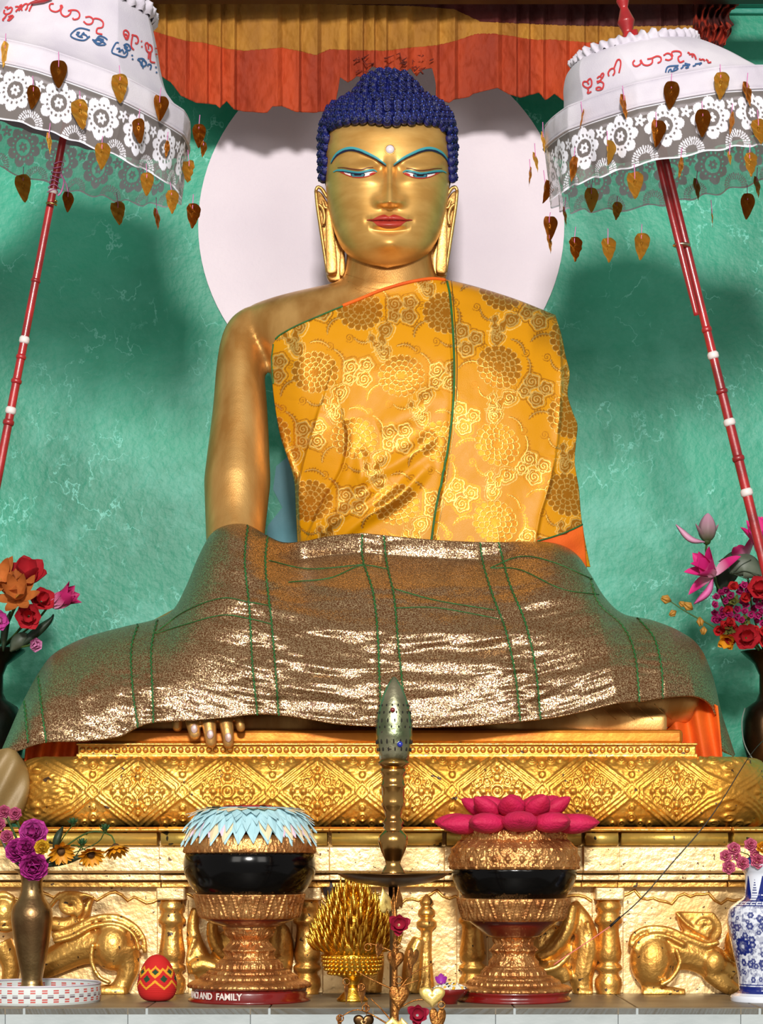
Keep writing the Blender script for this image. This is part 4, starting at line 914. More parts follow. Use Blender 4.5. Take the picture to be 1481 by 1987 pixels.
# side drape at the right
sd = thing('side_drape', (xx(1405, .15), .15, zz(60, .15)), 'narrow gathered maroon and orange drape hanging at the upper right', 'drape')
X = np.linspace(0, 1, 120)[None]; v = np.linspace(0, 1, 60)[:, None]
xr = 1437-18*np.floor(v*5)/5*2.2+6*np.sin(v*22); Xp_ = 1345+(xr-1345)*X; Yp_ = -60+v*(190-8*np.sin(X*20))
solid(link('drape_panel', mesh('drape_panel', P(Xp_, Yp_, .14+.012*np.sin(X*38+v*3)+.01*np.sin(v*30)), gridfaces(120, 60)[:, ::-1], mat('maroon_orange_cotton', (160, 44, 18), (70, 12, 8), 16, 0, .8, .3, 200, stretch=(1, 1, 3), lo=.45, hi=.55)), sd), .0015)

# ---------------------------------------------------------------- parasols
LACE = mat('white_lace', (222, 220, 230), None, rough=.8)
def lace_nodes(m):
    nt = m.node_tree; N = nt.nodes; L = nt.links; b = N['Principled BSDF']; a = N.new('ShaderNodeAttribute'); a.attribute_name = 'weave'
    r = N.new('ShaderNodeMapRange'); r.inputs[3].default_value = .40; r.inputs[4].default_value = .96; L.new(a.outputs['Fac'], r.inputs[0]); L.new(r.outputs[0], b.inputs['Alpha'])
    mx = N.new('ShaderNodeMix'); mx.data_type = 'RGBA'; mx.inputs[6].default_value = lin((150, 142, 140)); mx.inputs[7].default_value = lin((226, 226, 238)); L.new(a.outputs['Fac'], mx.inputs[0]); L.new(mx.outputs[2], b.inputs['Base Color'])
lace_nodes(LACE)
def lace_pat(u, v, H=100):
    """u around in px, v down in px"""
    S_ = 84.; x = u % S_-S_/2; y = v-44; R = np.hypot(x, y*.95); a = np.arctan2(y, x)
    w_ = R < (27+9.5*np.abs(np.cos(4*a))**.75); w_ &= ~((R > 12.5) & (R < 15.5)); w_ &= ~((R < 12.5) & (R > 8+1.6*np.cos(6*a))); w_ &= ~(R < 2.6)
    w_ &= ~((np.abs(R-22) < 2.0) & (np.cos(16*a) > .2))
    x2 = (u+S_/2) % S_-S_/2; 
    for rr, n in ((21, 16), (14, 11)):
        R2 = np.hypot(x2, (v-96)); a2 = np.arctan2(v-96, x2); w_ |= (np.abs(R2-rr) < 3.2) & (np.cos(n*2*a2) > -.2)
    R3 = np.hypot(x2, v-26); a3 = np.arctan2(v-26, x2); w_ |= (R3 < 8.5+3*np.cos(5*a3)) & (R3 > 2.2)
    w_ |= v < 4; w_ |= v > H-2.2
    return w_.astype(float)
def ring(C, ax, r, n, z0, seg=10, rot=0., roundness=.45):
    """polygonal (softly rounded) ring of radius r at height z0 on axis ax"""
    ax = Vector(ax).normalized(); e1 = Vector((1, 0, 0)); e1 = (e1-ax*e1.dot(ax)).normalized(); e2 = ax.cross(e1)
    t = np.linspace(0, 2*PI, n, endpoint=False); w_ = 2*PI/seg; fr = ((t+rot) % w_)-w_/2; poly = math.cos(w_/2)/np.cos(fr); rr = r*(roundness+(1-roundness)*poly)
    return np.array(C)[None]+np.outer(rr*np.cos(t), np.array(e1))+np.outer(rr*np.sin(t), np.array(e2))+np.array(ax)[None]*np.asarray(z0).reshape(-1, 1)
LEAFME = {}
def leaf_mesh(kind):
    if kind in LEAFME: return LEAFME[kind]
    out = []
    for t in np.linspace(0, 2*PI, 36, endpoint=False):
        x = math.sin(t)*(1+.0*math.cos(t)); x = .5*abs(math.sin(t))**1.15*(1 if math.sin(t) >= 0 else -1)*(1.0+.18*math.cos(t)); z = .55*math.cos(t)+.02-.28*max(0, -math.cos(t))**3*1.2
        if math.cos(t) > .8: z -= (math.cos(t)-.8)*.3
        out.append((x, z))
    V = []; nr_ = 6
    cz = 0
    for j in range(nr_):
        s_ = (j+1)/nr_
        for x, z in out:
            xx__, zz__ = x*s_, cz+(z-cz)*s_
            bend = {'flat': .10*xx__**2, 'fold': .9*abs(xx__), 'crumple': .5*abs(xx__)+.12*math.sin(zz__*14+xx__*9)}[kind]
            V.append((xx__, -bend+.05*math.sin(xx__*11)*math.cos(zz__*9), zz__))
    V.append((0, 0, cz)); n = len(out); Fc = [tuple(f) for f in gridfaces(n, nr_, True)]+[(n*nr_, i, (i+1) % n) for i in range(n)]
    LEAFME[kind] = {q: mesh('leaf_pendant', V, Fc, mm) for q, mm in (('b', FOIL), ('d', FOILD))}
    return LEAFME[kind]
def pendant(par, px, py, Y, L=22, w=32, kind='fold', c='b', yaw=None, bvhs=()):
    """thread top px,py (leaf centre is below)"""
    topY = Y
    hits = [cast(B, px, q_, .003) for B in bvhs for q_ in (py-L-10, py-8)]; hits = [float(h[1]) for h in hits if h is not None]
    if hits: topY = min(hits)-.006
    k_ = kk(topY); s_ = w*k_
    q = link('leaf_pendant', leaf_mesh(kind)[c], par, P(px, py, topY)); q.scale = (s_, s_*.8, s_*1.25)
    q.rotation_euler = (random.uniform(-.2, .25), random.uniform(-.12, .12), yaw if yaw is not None else random.uniform(-.6, .6))
    a = np.array(P(px, py-w*.5, topY)); b = np.array(P(px+random.uniform(-3, 3), py-w*.5-L, topY))
    MB().tube([b, (a+b)/2, a, a+np.array([0, -.001, -.3*s_])], .0007, 5).build('pendant_thread', THREAD, q)
    q.children[0].location = Vector((0, 0, 0)); ch = q.children[0]
    ch.parent = q; ch.matrix_parent_inverse = (Matrix.LocRotScale(q.location+WL[par.name], q.rotation_euler, q.scale)).inverted()
def ruffle(t, n, a): return 1+a*np.sin(t*n)+a*.6*np.sin(t*n*1.7+1)
def parasol(cxp, cyp, Y, tilt, Rpx, prof_, labels, hB=42, hL=100, rot=.2, lean=0, fore=-.10, flare=.04):
    C = np.array(P(cxp, cyp, Y)); k_ = kk(Y); ax = (math.sin(tilt), fore, math.cos(tilt)); R = Rpx*k_
    root = thing('ceremonial_parasol', tuple(C), labels, 'parasol')
    n = 640; t = np.linspace(0, 2*PI, n, endpoint=False); rows_ = []
    # canopy dome
    pf = crv(prof_, 40)
    hm = prof_[-1][0]
    for h, r in pf: rows_.append(ring(C, ax, r*R, n, h*k_, 10, rot)+np.array([lean*k_*h/hm, 0, 0]))
    dome = link('canopy', mesh('canopy', np.array(rows_), gridfaces(n, len(pf), True), CLOTHW), root); Bd = bvh(dome)
    # seams of the canopy panels
    # crown ruffle and top cap
    h1, r1 = prof_[-1]
    rows_ = []
    for i, (dh, dr) in enumerate([(-9, 1.02), (-1, 1.05), (6, 1.04), (10, .98), (11, .9), (13, .6), (15, .3), (16, .02)]):
        q = ring(C, ax, r1*R*dr, n, (h1+dh)*k_+ (2.5*k_*np.sin(t*31)*(i < 4)), 10, rot); q += (q-C)*((.03*np.sin(t*37+i)+.03*vnoise(t*13, t*0+i*.4, 2))*(i < 4))[:, None]; rows_.append(q+np.array([lean*k_, 0, 0]))
    link('crown_ruffle', mesh('crown_ruffle', np.array(rows_), gridfaces(n, 8, True), CLOTHW), root)
    # rim band
    rows_ = [ring(C, ax, R*(1+flare*i/5)+ .0012*math.sin(i), n, -hB*k_*i/5, 10, rot) for i in range(6)]
    rows_ = [r_+(r_-C)*(.006*vnoise(t*14, t*0+i, 3))[:, None] for i, r_ in enumerate(rows_)]
    bandm = link('rim_band', mesh('rim_band', np.array(rows_), gridfaces(n, 6, True), CLOTHW), root); solid(bandm, .0015); Bb_ = bvh(bandm)
    for dz in (0, -hB*k_):
        q = ring(C, ax, R*(1 if dz == 0 else 1+flare)+.001, 200, dz, 10, rot); MB().tube(np.vstack([q, q[:1]]), .0022, 6).build('rim_piping', CLOTHW, root)
    # little scalloped applique on the band
    # lace skirt
    nn = 1500; t2 = np.linspace(0, 2*PI, nn, endpoint=False); nvl = 56; rows_ = []
    for j in range(nvl):
        s_ = j/(nvl-1); q = ring(C, ax, R*(1+flare+.03*s_), nn, -(hB+hL*s_)*k_, 10, rot)
        q += (q-C)*((.020*np.sin(t2*24+1.5*np.sin(t2*5))*s_+.016*(vnoise(t2*9, t2*0+s_*2, 6)-.5)*s_))[:, None]; rows_.append(q)
    me = mesh('lace_skirt', np.array(rows_), gridfaces(nn, nvl, True), LACE)
    U_, V_ = np.meshgrid(t2*Rpx*1.05, np.linspace(0, hL, nvl)); attr(me, 'weave', lace_pat(U_*(84*round(2*PI*Rpx*1.05/84)/(2*PI*Rpx*1.05)), V_, hL)); lace = link('lace_skirt', me, root); Bs = bvh(me)
    # inner lining with ribs
    q0 = ring(C, ax, R*.985, n, -hB*.4*k_, 10, rot); q1 = ring(C, ax, R*.9, n, 2*k_, 10, rot); q2 = ring(C, ax, R*.06, n, (h1*.55)*k_, 10, rot)
    q01 = ring(C, ax, R*.975, n, -hB*1.35*k_, 10, rot)*1.0; q01 += (q01-C)*(.01*np.sin(t*40))[:, None]
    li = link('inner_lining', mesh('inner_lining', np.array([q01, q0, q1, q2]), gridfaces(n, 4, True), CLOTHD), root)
    w_ = 2*PI/10
    cor = ring(C, ax, R*.95, 10, -3*k_, 10, rot); hub = np.array(C)+np.array(ax)*(h1*.45)*k_
    rr0 = ring(C, ax, R*.95, 360, -3*k_, 10, rot)
    for i in range(10):
        e = rr0[int(((i*w_-rot) % (2*PI))/(2*PI)*360) % 360]; MB().tube([hub, (hub+e)/2, e], .0022, 6).build('rib', REDP, root)
    return root, C, ax, k_, (Bs, Bb_, Bd)
Yp1 = -.51
lt = math.atan(.195); rt_ = -math.atan(.262)
pl, C1, ax1, k1, B1 = parasol(118, 166, Yp1, math.atan(.27), 262, [(0, 1.0), (14, .90), (40, .79), (80, .70), (120, .63), (165, .54)], 'tall white parasol with lace fringe and red and blue lettering beside the ochre valance', rot=.28)
pr, C2, ax2, k2, B2 = parasol(1306, 200, Yp1, -math.atan(.16), 248, [(0, 1.0), (10, .84), (30, .76), (55, .68), (78, .58), (92, .48)], 'squat white lace fringed parasol before the maroon side drape, on doubled red poles', rot=.1, hL=104, lean=-62, fore=-.13)
def pole(root, a, b, Y, rad, rings, label=None, name='pole', seg=None):
    a3, b3 = np.array(P(*a, Y)), np.array(P(*b, Y)); 
    n = 60; t = np.linspace(0, 1, n)[:, None]; MB().tube(a3+(b3-a3)*t, [q*kk(Y) for q in rad], 14).build(name, REDP, root)
    d = (b3-a3)/np.linalg.norm(b3-a3)
    for py, w_, m_, h in rings:
        f = (py-a[1])/(b[1]-a[1]); c = a3+(b3-a3)*f; MB().tube([c-d*h*kk(Y)*.5, c-d*h*kk(Y)*.25, c+d*h*kk(Y)*.25, c+d*h*kk(Y)*.5], [w_*.8*kk(Y), w_*kk(Y), w_*kk(Y), w_*.8*kk(Y)], 14).build('pole_ring', m_, root)
WR = mat('white_ring_paint', (216, 206, 204)); SIL = mat('silver_tape', (190, 176, 150), None, metal=1, rough=.3)
# foot of each pole reaches the marble shelf
def foot(pt, slope): # slope dx/dpy
    pz = 1655+(CZ-zL)/kk(Yp1-.0); return (pt[0]+(pz-pt[1])*slope, pz)
zpole = (CZ-zL)/kk(Yp1)+HY
slL = (3-126)/(890-250.)
pole(pl, (126+(-90-250)*slL, -90), (3+(zpole-890)*slL, zpole), Yp1, [5, 7, 7.5, 8, 8.5, 9, 9, 9, 9], [(660, 10, WR, 14), (797, 10.5, WR, 14), (693, 10, REDP, 10), (820, 11, REDP, 12), (372, 8.5, WR, 10), (545, 9.5, REDP, 8), (740, 10.5, REDP, 10)])
cl = P(100, 398, Yp1-.01); MB().tube([cl+np.array([.008*math.cos(a), -.006*math.sin(a), .001*a]) for a in np.linspace(0, 7, 24)], .0022, 6).build('pole_clip', BRASS, pl)
m = MB()
for i in range(7):
    c0 = P(113-i*1.9+.5, 318+i*9, Yp1); m.tube([np.array(c0)+np.array([.0088*math.cos(a), -.0088*math.sin(a), .002*math.sin(a*2+i)]) for a in np.linspace(0, 2*PI, 14)], .0008, 5)
c = crv([(118, 338), (124, 352), (119, 372), (112, 380)], 16); m.tube(P(c[:, 0], c[:, 1], Yp1-.012), .0014, 6); c = crv([(120, 340), (128, 356), (132, 372)], 12); m.tube(P(c[:, 0], c[:, 1], Yp1-.012), .0009, 5)
m.build('tied_string', THREAD, pl)
slR = (1481-1291)/(1085-310.)
pole(pr, (1291+(60-310)*slR, 60), (1291+(zpole-310)*slR, zpole), Yp1, [8, 8, 8, 9.5, 9.5, 9.5, 10, 10], [(690, 11, WR, 14), (820, 11.5, WR, 14), (956, 12, WR, 15), (640, 10, REDP, 12), (760, 11.5, REDP, 10), (890, 12, REDP, 12)])
pole(pr, (1275, 300), (1352, 612), Yp1-.012, [5, 7, 7, 7, 6, 5], [], name='spliced_rod')
cl = P(1323, 476, Yp1-.006); MB().ell(cl, (.0155, .013, .0045), 16, 8).build('silver_tape', SIL, pr)
# red turned finials
def finial(root, C, ax, hs, rs, Y, name='finial'):
    mb_ = MB(); pts = [np.array(C)+np.array(Vector(ax).normalized())*h*kk(Y) for h in hs]; 
    mb_.tube(crv(np.array(pts), 50), [r*kk(Y) for r in crv([(i, r) for i, r in enumerate(rs)], 50)[:, 1]], 18); mb_.build(name, REDP, root)
q2 = C2+np.array(Vector(ax2).normalized())*0.0
e2 = P(1222, 84, Yp1+.03); finial(pr, e2, (-.16, .0, 1), [0, 8, 16, 24, 34, 44, 52, 60, 70, 84, 110], [13, 15, 12, 10, 17, 15, 9, 8, 13, 8, 4], Yp1)
e1 = P(62, 18, Yp1-.20); finial(pl, P(100, -4, Yp1-.16), (-1, 0, -.25), [0, 10, 25, 40], [3, 5, 4, 2], Yp1, 'red_ribbon')
# lettering painted on the canopies
RINK = mat('red_ink', (186, 50, 54), None, rough=.7); BINK = mat('blue_ink', (44, 82, 128), None, rough=.7)
def write(root, B, ox, oy, sc, strokes, w_, m_, name, Y0):
    m = MB()
    for s_ in strokes: stroke_mb(m, B, [(ox+a/sc, oy+b/sc) for a, b in s_], w_, .0018, fallY=Y0)
    tag(m.build(name, m_, root, fix=False), kind='stuff')
LR = [[(470, 40), (445, 38), (432, 62), (445, 95), (490, 108), (528, 85), (528, 52)], [(528, 52), (545, 58), (530, 95), (535, 130), (570, 150), (605, 130), (618, 98)], [(590, 100), (625, 92), (670, 98), (692, 130), (680, 165), (640, 175), (632, 160)],
      [(740, 155), (780, 150), (808, 175), (795, 210), (755, 215), (725, 190)], [(808, 180), (820, 165), (865, 172), (895, 200), (890, 240), (860, 248), (846, 250), (838, 290), (888, 304)],
      [(1085, 345), (1105, 322), (1090, 300), (1072, 300), (1072, 275), (1090, 265), (1115, 290), (1110, 330), (1098, 350), (1080, 320), (1070, 295)], [(1140, 310), (1150, 305), (1140, 360), (1138, 410), (1160, 438)], [(1150, 308), (1185, 318), (1198, 355), (1185, 385), (1172, 372)],
      [(1222, 358), (1230, 366)], [(1224, 405), (1234, 412)], [(1258, 400), (1262, 378), (1278, 375), (1285, 400), (1285, 430)], [(1278, 385), (1310, 400), (1318, 440), (1295, 460), (1270, 440), (1262, 405)], [(1290, 460), (1285, 515)], [(1306, 460), (1304, 535), (1345, 548)], [(1345, 420), (1358, 428)], [(1348, 470), (1362, 480)]]
LR += [[(45, 75), (70, 65), (62, 88), (95, 70), (110, 80), (95, 115), (60, 130), (35, 115), (45, 92)], [(60, 132), (45, 160), (22, 180), (38, 185)], [(135, 68), (155, 62), (170, 75), (150, 95), (140, 110)], [(165, 70), (190, 45), (188, 70), (165, 100)], [(75, 155), (108, 140), (120, 155), (90, 165), (68, 188), (90, 180), (118, 150)], [(195, 100), (190, 75), (215, 45), (240, 40), (238, 75), (222, 95)], [(240, 50), (275, 30), (285, 40), (268, 75), (255, 105)]]
LB_ = [[(780, 270), (745, 258), (700, 250), (660, 262), (615, 305), (625, 330), (680, 352), (735, 355), (780, 322)], [(665, 290), (690, 285), (672, 315), (700, 320), (730, 285), (728, 300), (705, 300), (745, 310), (760, 330), (780, 320)], [(660, 300), (690, 325), (720, 330)],
       [(800, 350), (830, 355), (860, 320), (905, 330), (932, 352)], [(810, 360), (850, 395), (905, 396), (915, 385), (850, 350), (830, 375), (870, 380), (890, 350), (850, 335)], [(860, 345), (900, 350), (880, 375)],
       [(1030, 378), (1005, 380), (970, 455), (1010, 480), (1080, 500), (1105, 470), (1100, 450)], [(1010, 430), (1040, 425), (1030, 460), (1060, 435), (1075, 470), (1098, 440)], [(1070, 400), (1095, 385), (1120, 400), (1130, 435), (1105, 440), (1075, 410), (1110, 415)], [(1085, 395), (1100, 430)],
       [(1138, 482), (1152, 490)], [(1142, 515), (1156, 522)], [(1190, 520), (1215, 540), (1225, 570), (1250, 580), (1270, 555), (1245, 525), (1230, 545), (1240, 600)], [(1195, 515), (1240, 515), (1265, 550)], [(1285, 560), (1310, 570), (1302, 610)], [(1285, 560), (1280, 580)], [(1345, 585), (1358, 592)], [(1350, 630), (1364, 636)]]
write(pl, B1[2], 0, 0, 4.488, LR, 1.5, RINK, 'red_lettering', Yp1-.15); write(pl, B1[2], 0, 0, 4.488, LB_, 1.4, BINK, 'blue_lettering', Yp1-.15)
RR_ = [[(150, 520), (115, 520), (112, 555), (150, 578), (185, 560), (190, 520), (175, 490), (150, 520), (165, 545)], [(150, 578), (160, 600), (150, 632), (188, 612)], [(240, 490), (262, 470), (280, 485), (270, 510), (235, 520)], [(270, 470), (290, 440), (302, 455), (285, 490)], [(240, 535), (270, 520), (300, 540), (285, 590), (240, 600), (232, 580), (262, 570), (280, 585)],
       [(350, 470), (342, 440), (365, 405), (395, 400), (402, 435), (385, 465)], [(395, 400), (425, 325), (450, 320), (458, 360), (442, 440)], [(585, 325), (568, 345), (575, 372), (605, 380), (640, 355), (635, 325)], [(640, 320), (650, 345), (670, 368), (710, 372), (745, 350), (748, 315)], [(700, 315), (740, 308), (790, 288), (825, 300), (825, 335), (795, 352)],
       [(850, 282), (885, 262), (915, 272), (930, 305), (900, 325), (865, 318)], [(935, 290), (925, 255), (960, 242), (1005, 250), (1012, 280), (985, 300), (1000, 345), (1042, 332)],
       [(1070, 255), (1090, 262), (1085, 275), (1105, 270), (1130, 275), (1145, 305), (1150, 320)], [(1110, 280), (1120, 300)], [(1180, 310), (1190, 325), (1215, 318), (1230, 335)], [(1240, 320), (1262, 335), (1258, 350), (1290, 345)]]
RB_ = [[(870, 440), (880, 400), (905, 382), (990, 375)], [(895, 440), (905, 415), (925, 410), (920, 432), (960, 420), (985, 405), (975, 392), (950, 400), (945, 425)], [(1010, 405), (1035, 385), (1025, 375), (1060, 372), (1095, 360), (1075, 385), (1050, 402), (1085, 392)], [(1120, 382), (1150, 372), (1140, 362), (1175, 358), (1205, 350), (1180, 370)], [(1045, 355), (1075, 362)]]
write(pr, B2[2], 1110, 50, 4.777, RR_, 1.5, RINK, 'red_lettering', Yp1-.15); write(pr, B2[2], 1110, 50, 4.777, RB_, 1.4, BINK, 'blue_lettering', Yp1-.15)
F_, C_, K_ = 'flat', 'crumple', 'fold'
for x, y, L, w_, kd, c, yw in [(10, 100, 20, 30, F_, 'b', 1.2), (114, 137, 20, 33, F_, 'd', .1), (233, 165, 22, 32, C_, 'b', 0), (65, 183, 22, 27, F_, 'd', .5), (156, 215, 22, 33, C_, 'b', -.1), (310, 205, 20, 30, K_, 'd', .4), (269, 248, 22, 28, F_, 'd', -.4), (95, 273, 22, 24, F_, 'b', 1.3), (198, 297, 18, 30, C_, 'b', .3),
        (386, 258, 22, 26, C_, 'd', .2), (395, 286, 4, 18, F_, 'd', .9), (285, 352, 22, 26, C_, 'b', .2), (367, 328, 24, 26, C_, 'b', -.3), (333, 386, 22, 26, C_, 'b', .4), (304, 420, 24, 26, F_, 'd', 1.2), (229, 409, 22, 28, C_, 'b', .1), (374, 413, 22, 28, C_, 'd', .4), (45, 359, 20, 31, C_, 'b', .1), (132, 387, 12, 24, F_, 'd', .6), (324, 286, 20, 20, F_, 'd', 1.2)]:
    pendant(pl, x, y, Yp1-.0, L, w_, kd, c, yw, B1)
for x, y, L, w_, kd, c, yw in [(1130, 228, 18, 26, F_, 'd', 1.4), (1211, 201, 20, 29, F_, 'd', .9), (1303, 178, 20, 31, F_, 'd', .1), (1399, 160, 20, 30, C_, 'b', .1), (1450, 176, 20, 29, F_, 'd', .8), (1054, 272, 22, 26, F_, 'b', 1.2), (1039, 310, 20, 24, F_, 'b', 1.1), (1029, 338, 18, 22, F_, 'd', 1.3), (1114, 322, 22, 28, F_, 'd', .8), (1179, 290, 22, 28, K_, 'b', .8), (1274, 253, 20, 31, K_, 'd', .3),
        (1364, 232, 20, 31, F_, 'd', .1), (1420, 235, 20, 28, F_, 'd', 1.1), (1472, 250, 22, 30, C_, 'b', .1), (1058, 366, 22, 27, K_, 'd', .8), (1148, 382, 20, 28, F_, 'b', .2), (1232, 354, 20, 32, C_, 'b', 0), (1321, 322, 22, 26, F_, 'd', 1.1), (1416, 304, 18, 16, F_, 'b', .9), (1455, 314, 20, 27, C_, 'b', .3), (1469, 358, 20, 26, F_, 'd', .9), (1451, 394, 22, 29, F_, 'd', .2),
        (1066, 438, 12, 28, K_, 'd', .2), (1066, 468, 4, 24, F_, 'd', 1.1), (1096, 416, 22, 24, F_, 'd', 1.2), (1115, 478, 24, 28, C_, 'd', .4), (1180, 480, 22, 29, C_, 'b', .2), (1245, 472, 22, 30, C_, 'b', .1), (1382, 419, 20, 22, F_, 'd', 1.3), (1197, 405, 14, 20, C_, 'b', .2), (1352, 362, 18, 26, F_, 'd', .9)]:
    pendant(pr, x, y, Yp1+.0, L, w_, kd, c, yw, B2)

# ---------------------------------------------------------------- offerings on the shelf
def bump_band(mb, cx, Y, py0, py1, r0, r1, n, h):
    pass
def lobj(name, m, par, cx, prof_, Y, n=64, zb=None, sm_=True):
    mb_ = MB(); lathe_px(mb_, cx, prof_, Y, n, zb); return mb_.build(name, m, par, sm_)
def relief_ring(name, m, par, cx, prof_, Y, fn, n=420, nv_=36):
    """turned gilded ring with carved relief; fn(u,v)->height px"""
    q = crv(prof_, nv_); r = q[:, 0]*kk(Y); z = np.array([zz(p, Y) for p in q[:, 1]]); t = np.linspace(0, 2*PI, n, endpoint=False)
    T_, Z_ = np.meshgrid(t, np.arange(nv_)); h = fn(T_, Z_/(nv_-1))*kk(Y); Rr = r[:, None]+h
    V = np.stack([xx(cx, Y)+Rr*np.cos(T_), Y+Rr*np.sin(T_), z[:, None]+0*T_], -1)
    V = V.reshape(-1, 3); fc = [tuple(f) for f in gridfaces(n, nv_, True)]+[tuple(range(n))[::-1], tuple((nv_-1)*n+i for i in range(n))]
    return link(name, mesh(name, V, fc, m), par)
def scroll(k1=22, a=2.0, m_=7):
    return lambda t, v: a*1.5*np.maximum(0, np.sin(k1*t+m_*v))*np.maximum(0, np.sin(k1*t-m_*v))+a*.9*vnoise(t*k1*1.6, v*m_*2.2, 4)*(v > .06)*(v < .94)+a*.5*(np.abs(v-.04) < .04)+a*.5*(np.abs(v-.96) < .04)
def tris(n=24, a=2.8):
    def f(t, v):
        u_ = (t*n/(2*PI)) % 1; e = np.abs(u_-.5)*2; return a*(np.abs(e-(v*.95)) < .14)*(v > .06)+a*1.1*np.sqrt(np.clip(1-((u_-.5)**2*50+(v-.75)**2*38), 0, 1))+a*.9*np.sqrt(np.clip(1-((np.minimum(u_, 1-u_))**2*60+(v-.2)**2*38), 0, 1))+.8*(v < .06)+.8*(v > .93)
    return f
YB = -.585
WTXT = mat('white_paint_letters', (216, 206, 200), None, rough=.6)
def bowl_stand(cx, label, y0, rims, s_=1.0):
    """footed stand: gilded cup, red flare, carved stem, tiered foot"""
    b = thing('bowl_stand', (xx(cx, YB), YB, zL), label, 'stand', 'footed lacquer stands on the marble shelf')
    return b
def stand(cx, cup, redp, stem, label, text=None):
    b = thing('bowl_stand', (xx(cx, YB), YB, zL), label, 'stand')
    relief_ring('gilded_cup', GILTR, b, cx, cup, YB, tris())
    lobj('red_flare', REDL, b, cx, redp, YB)
    relief_ring('carved_stem', GILTR, b, cx, stem[0], YB, scroll(12, 2.4, 12), 300, 60)
    relief_ring('foot_tier', GILTR, b, cx, stem[1], YB, scroll(26, 1.8, 5), 420, 30)
    relief_ring('foot_tier', GILTR, b, cx, stem[2], YB, scroll(40, 1.6, 5), 480, 30)
    lobj('red_base', REDL, b, cx, stem[3], YB, 72, zL)
    return b
s1 = stand(484, [(92, 1782), (97, 1776), (103, 1750), (106, 1738), (105, 1734)], [(52, 1798), (60, 1796), (84, 1786), (92, 1779), (90, 1776)],
      [[(56, 1868), (47, 1856), (46, 1848), (50, 1842), (38, 1832), (36, 1824), (44, 1814), (50, 1800), (50, 1796)], [(78, 1892), (80, 1886), (76, 1881), (64, 1878), (62, 1870), (56, 1862), (54, 1860)], [(117, 1915), (117, 1908), (107, 1902), (94, 1899), (92, 1894), (86, 1889), (78, 1887)],
       [(118, 1914), (112, 1916), (110, 1924), (113, 1926), (111, 1934), (118, 1937), (119, 1942), (117, 1944)]], 'gilded footed stand with a red base lettered in white, under the bowl with paper frill')
s2 = stand(997, [(96, 1786), (100, 1780), (104, 1764), (108, 1748), (106, 1742)], [(48, 1818), (56, 1814), (74, 1798), (88, 1786), (86, 1780)],
      [[(54, 1886), (46, 1870), (40, 1856), (40, 1848), (44, 1842), (36, 1832), (36, 1826), (42, 1818), (48, 1812)], [(76, 1904), (78, 1899), (74, 1894), (62, 1891), (60, 1884), (54, 1877), (52, 1874)], [(110, 1922), (110, 1916), (102, 1911), (90, 1909), (88, 1904), (82, 1900), (74, 1898)],
       [(112, 1922), (108, 1926), (106, 1932), (110, 1936), (112, 1940), (110, 1944)]], 'gilded footed stand with a plain red base, under the bowl with pink lotus')
# lettering on the red base
fd = bpy.data.curves.new('lettering', 'FONT'); fd.body = 'II.ACI AND  FAMILY'; fd.size = .015; fd.extrude = 0.0004; fd.offset = .0004
fo = bpy.data.objects.new('tmpf', fd); COL.objects.link(fo); dg = bpy.context.evaluated_depsgraph_get(); tm = bpy.data.meshes.new_from_object(fo.evaluated_get(dg)); bpy.data.objects.remove(fo)
R_ = 113.5*kk(YB); cxw = xx(484, YB)
xs = [v.co.x for v in tm.vertices]; x0_, x1_ = min(xs), max(xs); th0 = math.asin((376-484)/113.); th1 = math.asin((478-484)/113.)
for v in tm.vertices:
    t_ = th0+(v.co.x-x0_)/(x1_-x0_)*(th1-th0); rr = R_+.0006+v.co.z; z_ = zL+.0072+v.co.y
    v.co = (cxw+rr*math.sin(t_), YB-rr*math.cos(t_), z_)
tm.materials.clear(); tm.materials.append(WTXT); tag(link('white_lettering', tm, s1), kind='stuff')
# bowls
b1 = thing('alms_bowl', tuple(P(485, 1738, YB)), 'glossy black bowl with a narrow gilded rim under a pale paper frill', 'bowl')
lobj('bowl_body', BLACKL, b1, 485, [(96, 1738), (106, 1732), (118, 1714), (127, 1694), (129, 1676), (127, 1662), (124, 1654), (118, 1652), (110, 1640)], YB, 96)
relief_ring('gilded_rim', GILTR, b1, 485, [(124, 1656), (127, 1650), (126, 1640), (122, 1628), (116, 1622), (108, 1620)], YB, scroll(44, 1.8, 5), 480, 30)
b2 = thing('alms_bowl', tuple(P(998, 1746, YB)), 'glossy black bowl with a broad carved gilded lid band under the pink lotus', 'bowl')
lobj('bowl_body', BLACKL, b2, 998, [(90, 1747), (100, 1742), (112, 1724), (120, 1704), (122, 1690), (120, 1682), (112, 1678)], YB, 96)
relief_ring('gilded_rim', GILTR, b2, 998, [(121, 1687), (124, 1681), (123, 1664), (119, 1648), (110, 1636), (101, 1630), (101, 1620), (98, 1612), (90, 1611)], YB, scroll(30, 2.6, 14), 560, 80)
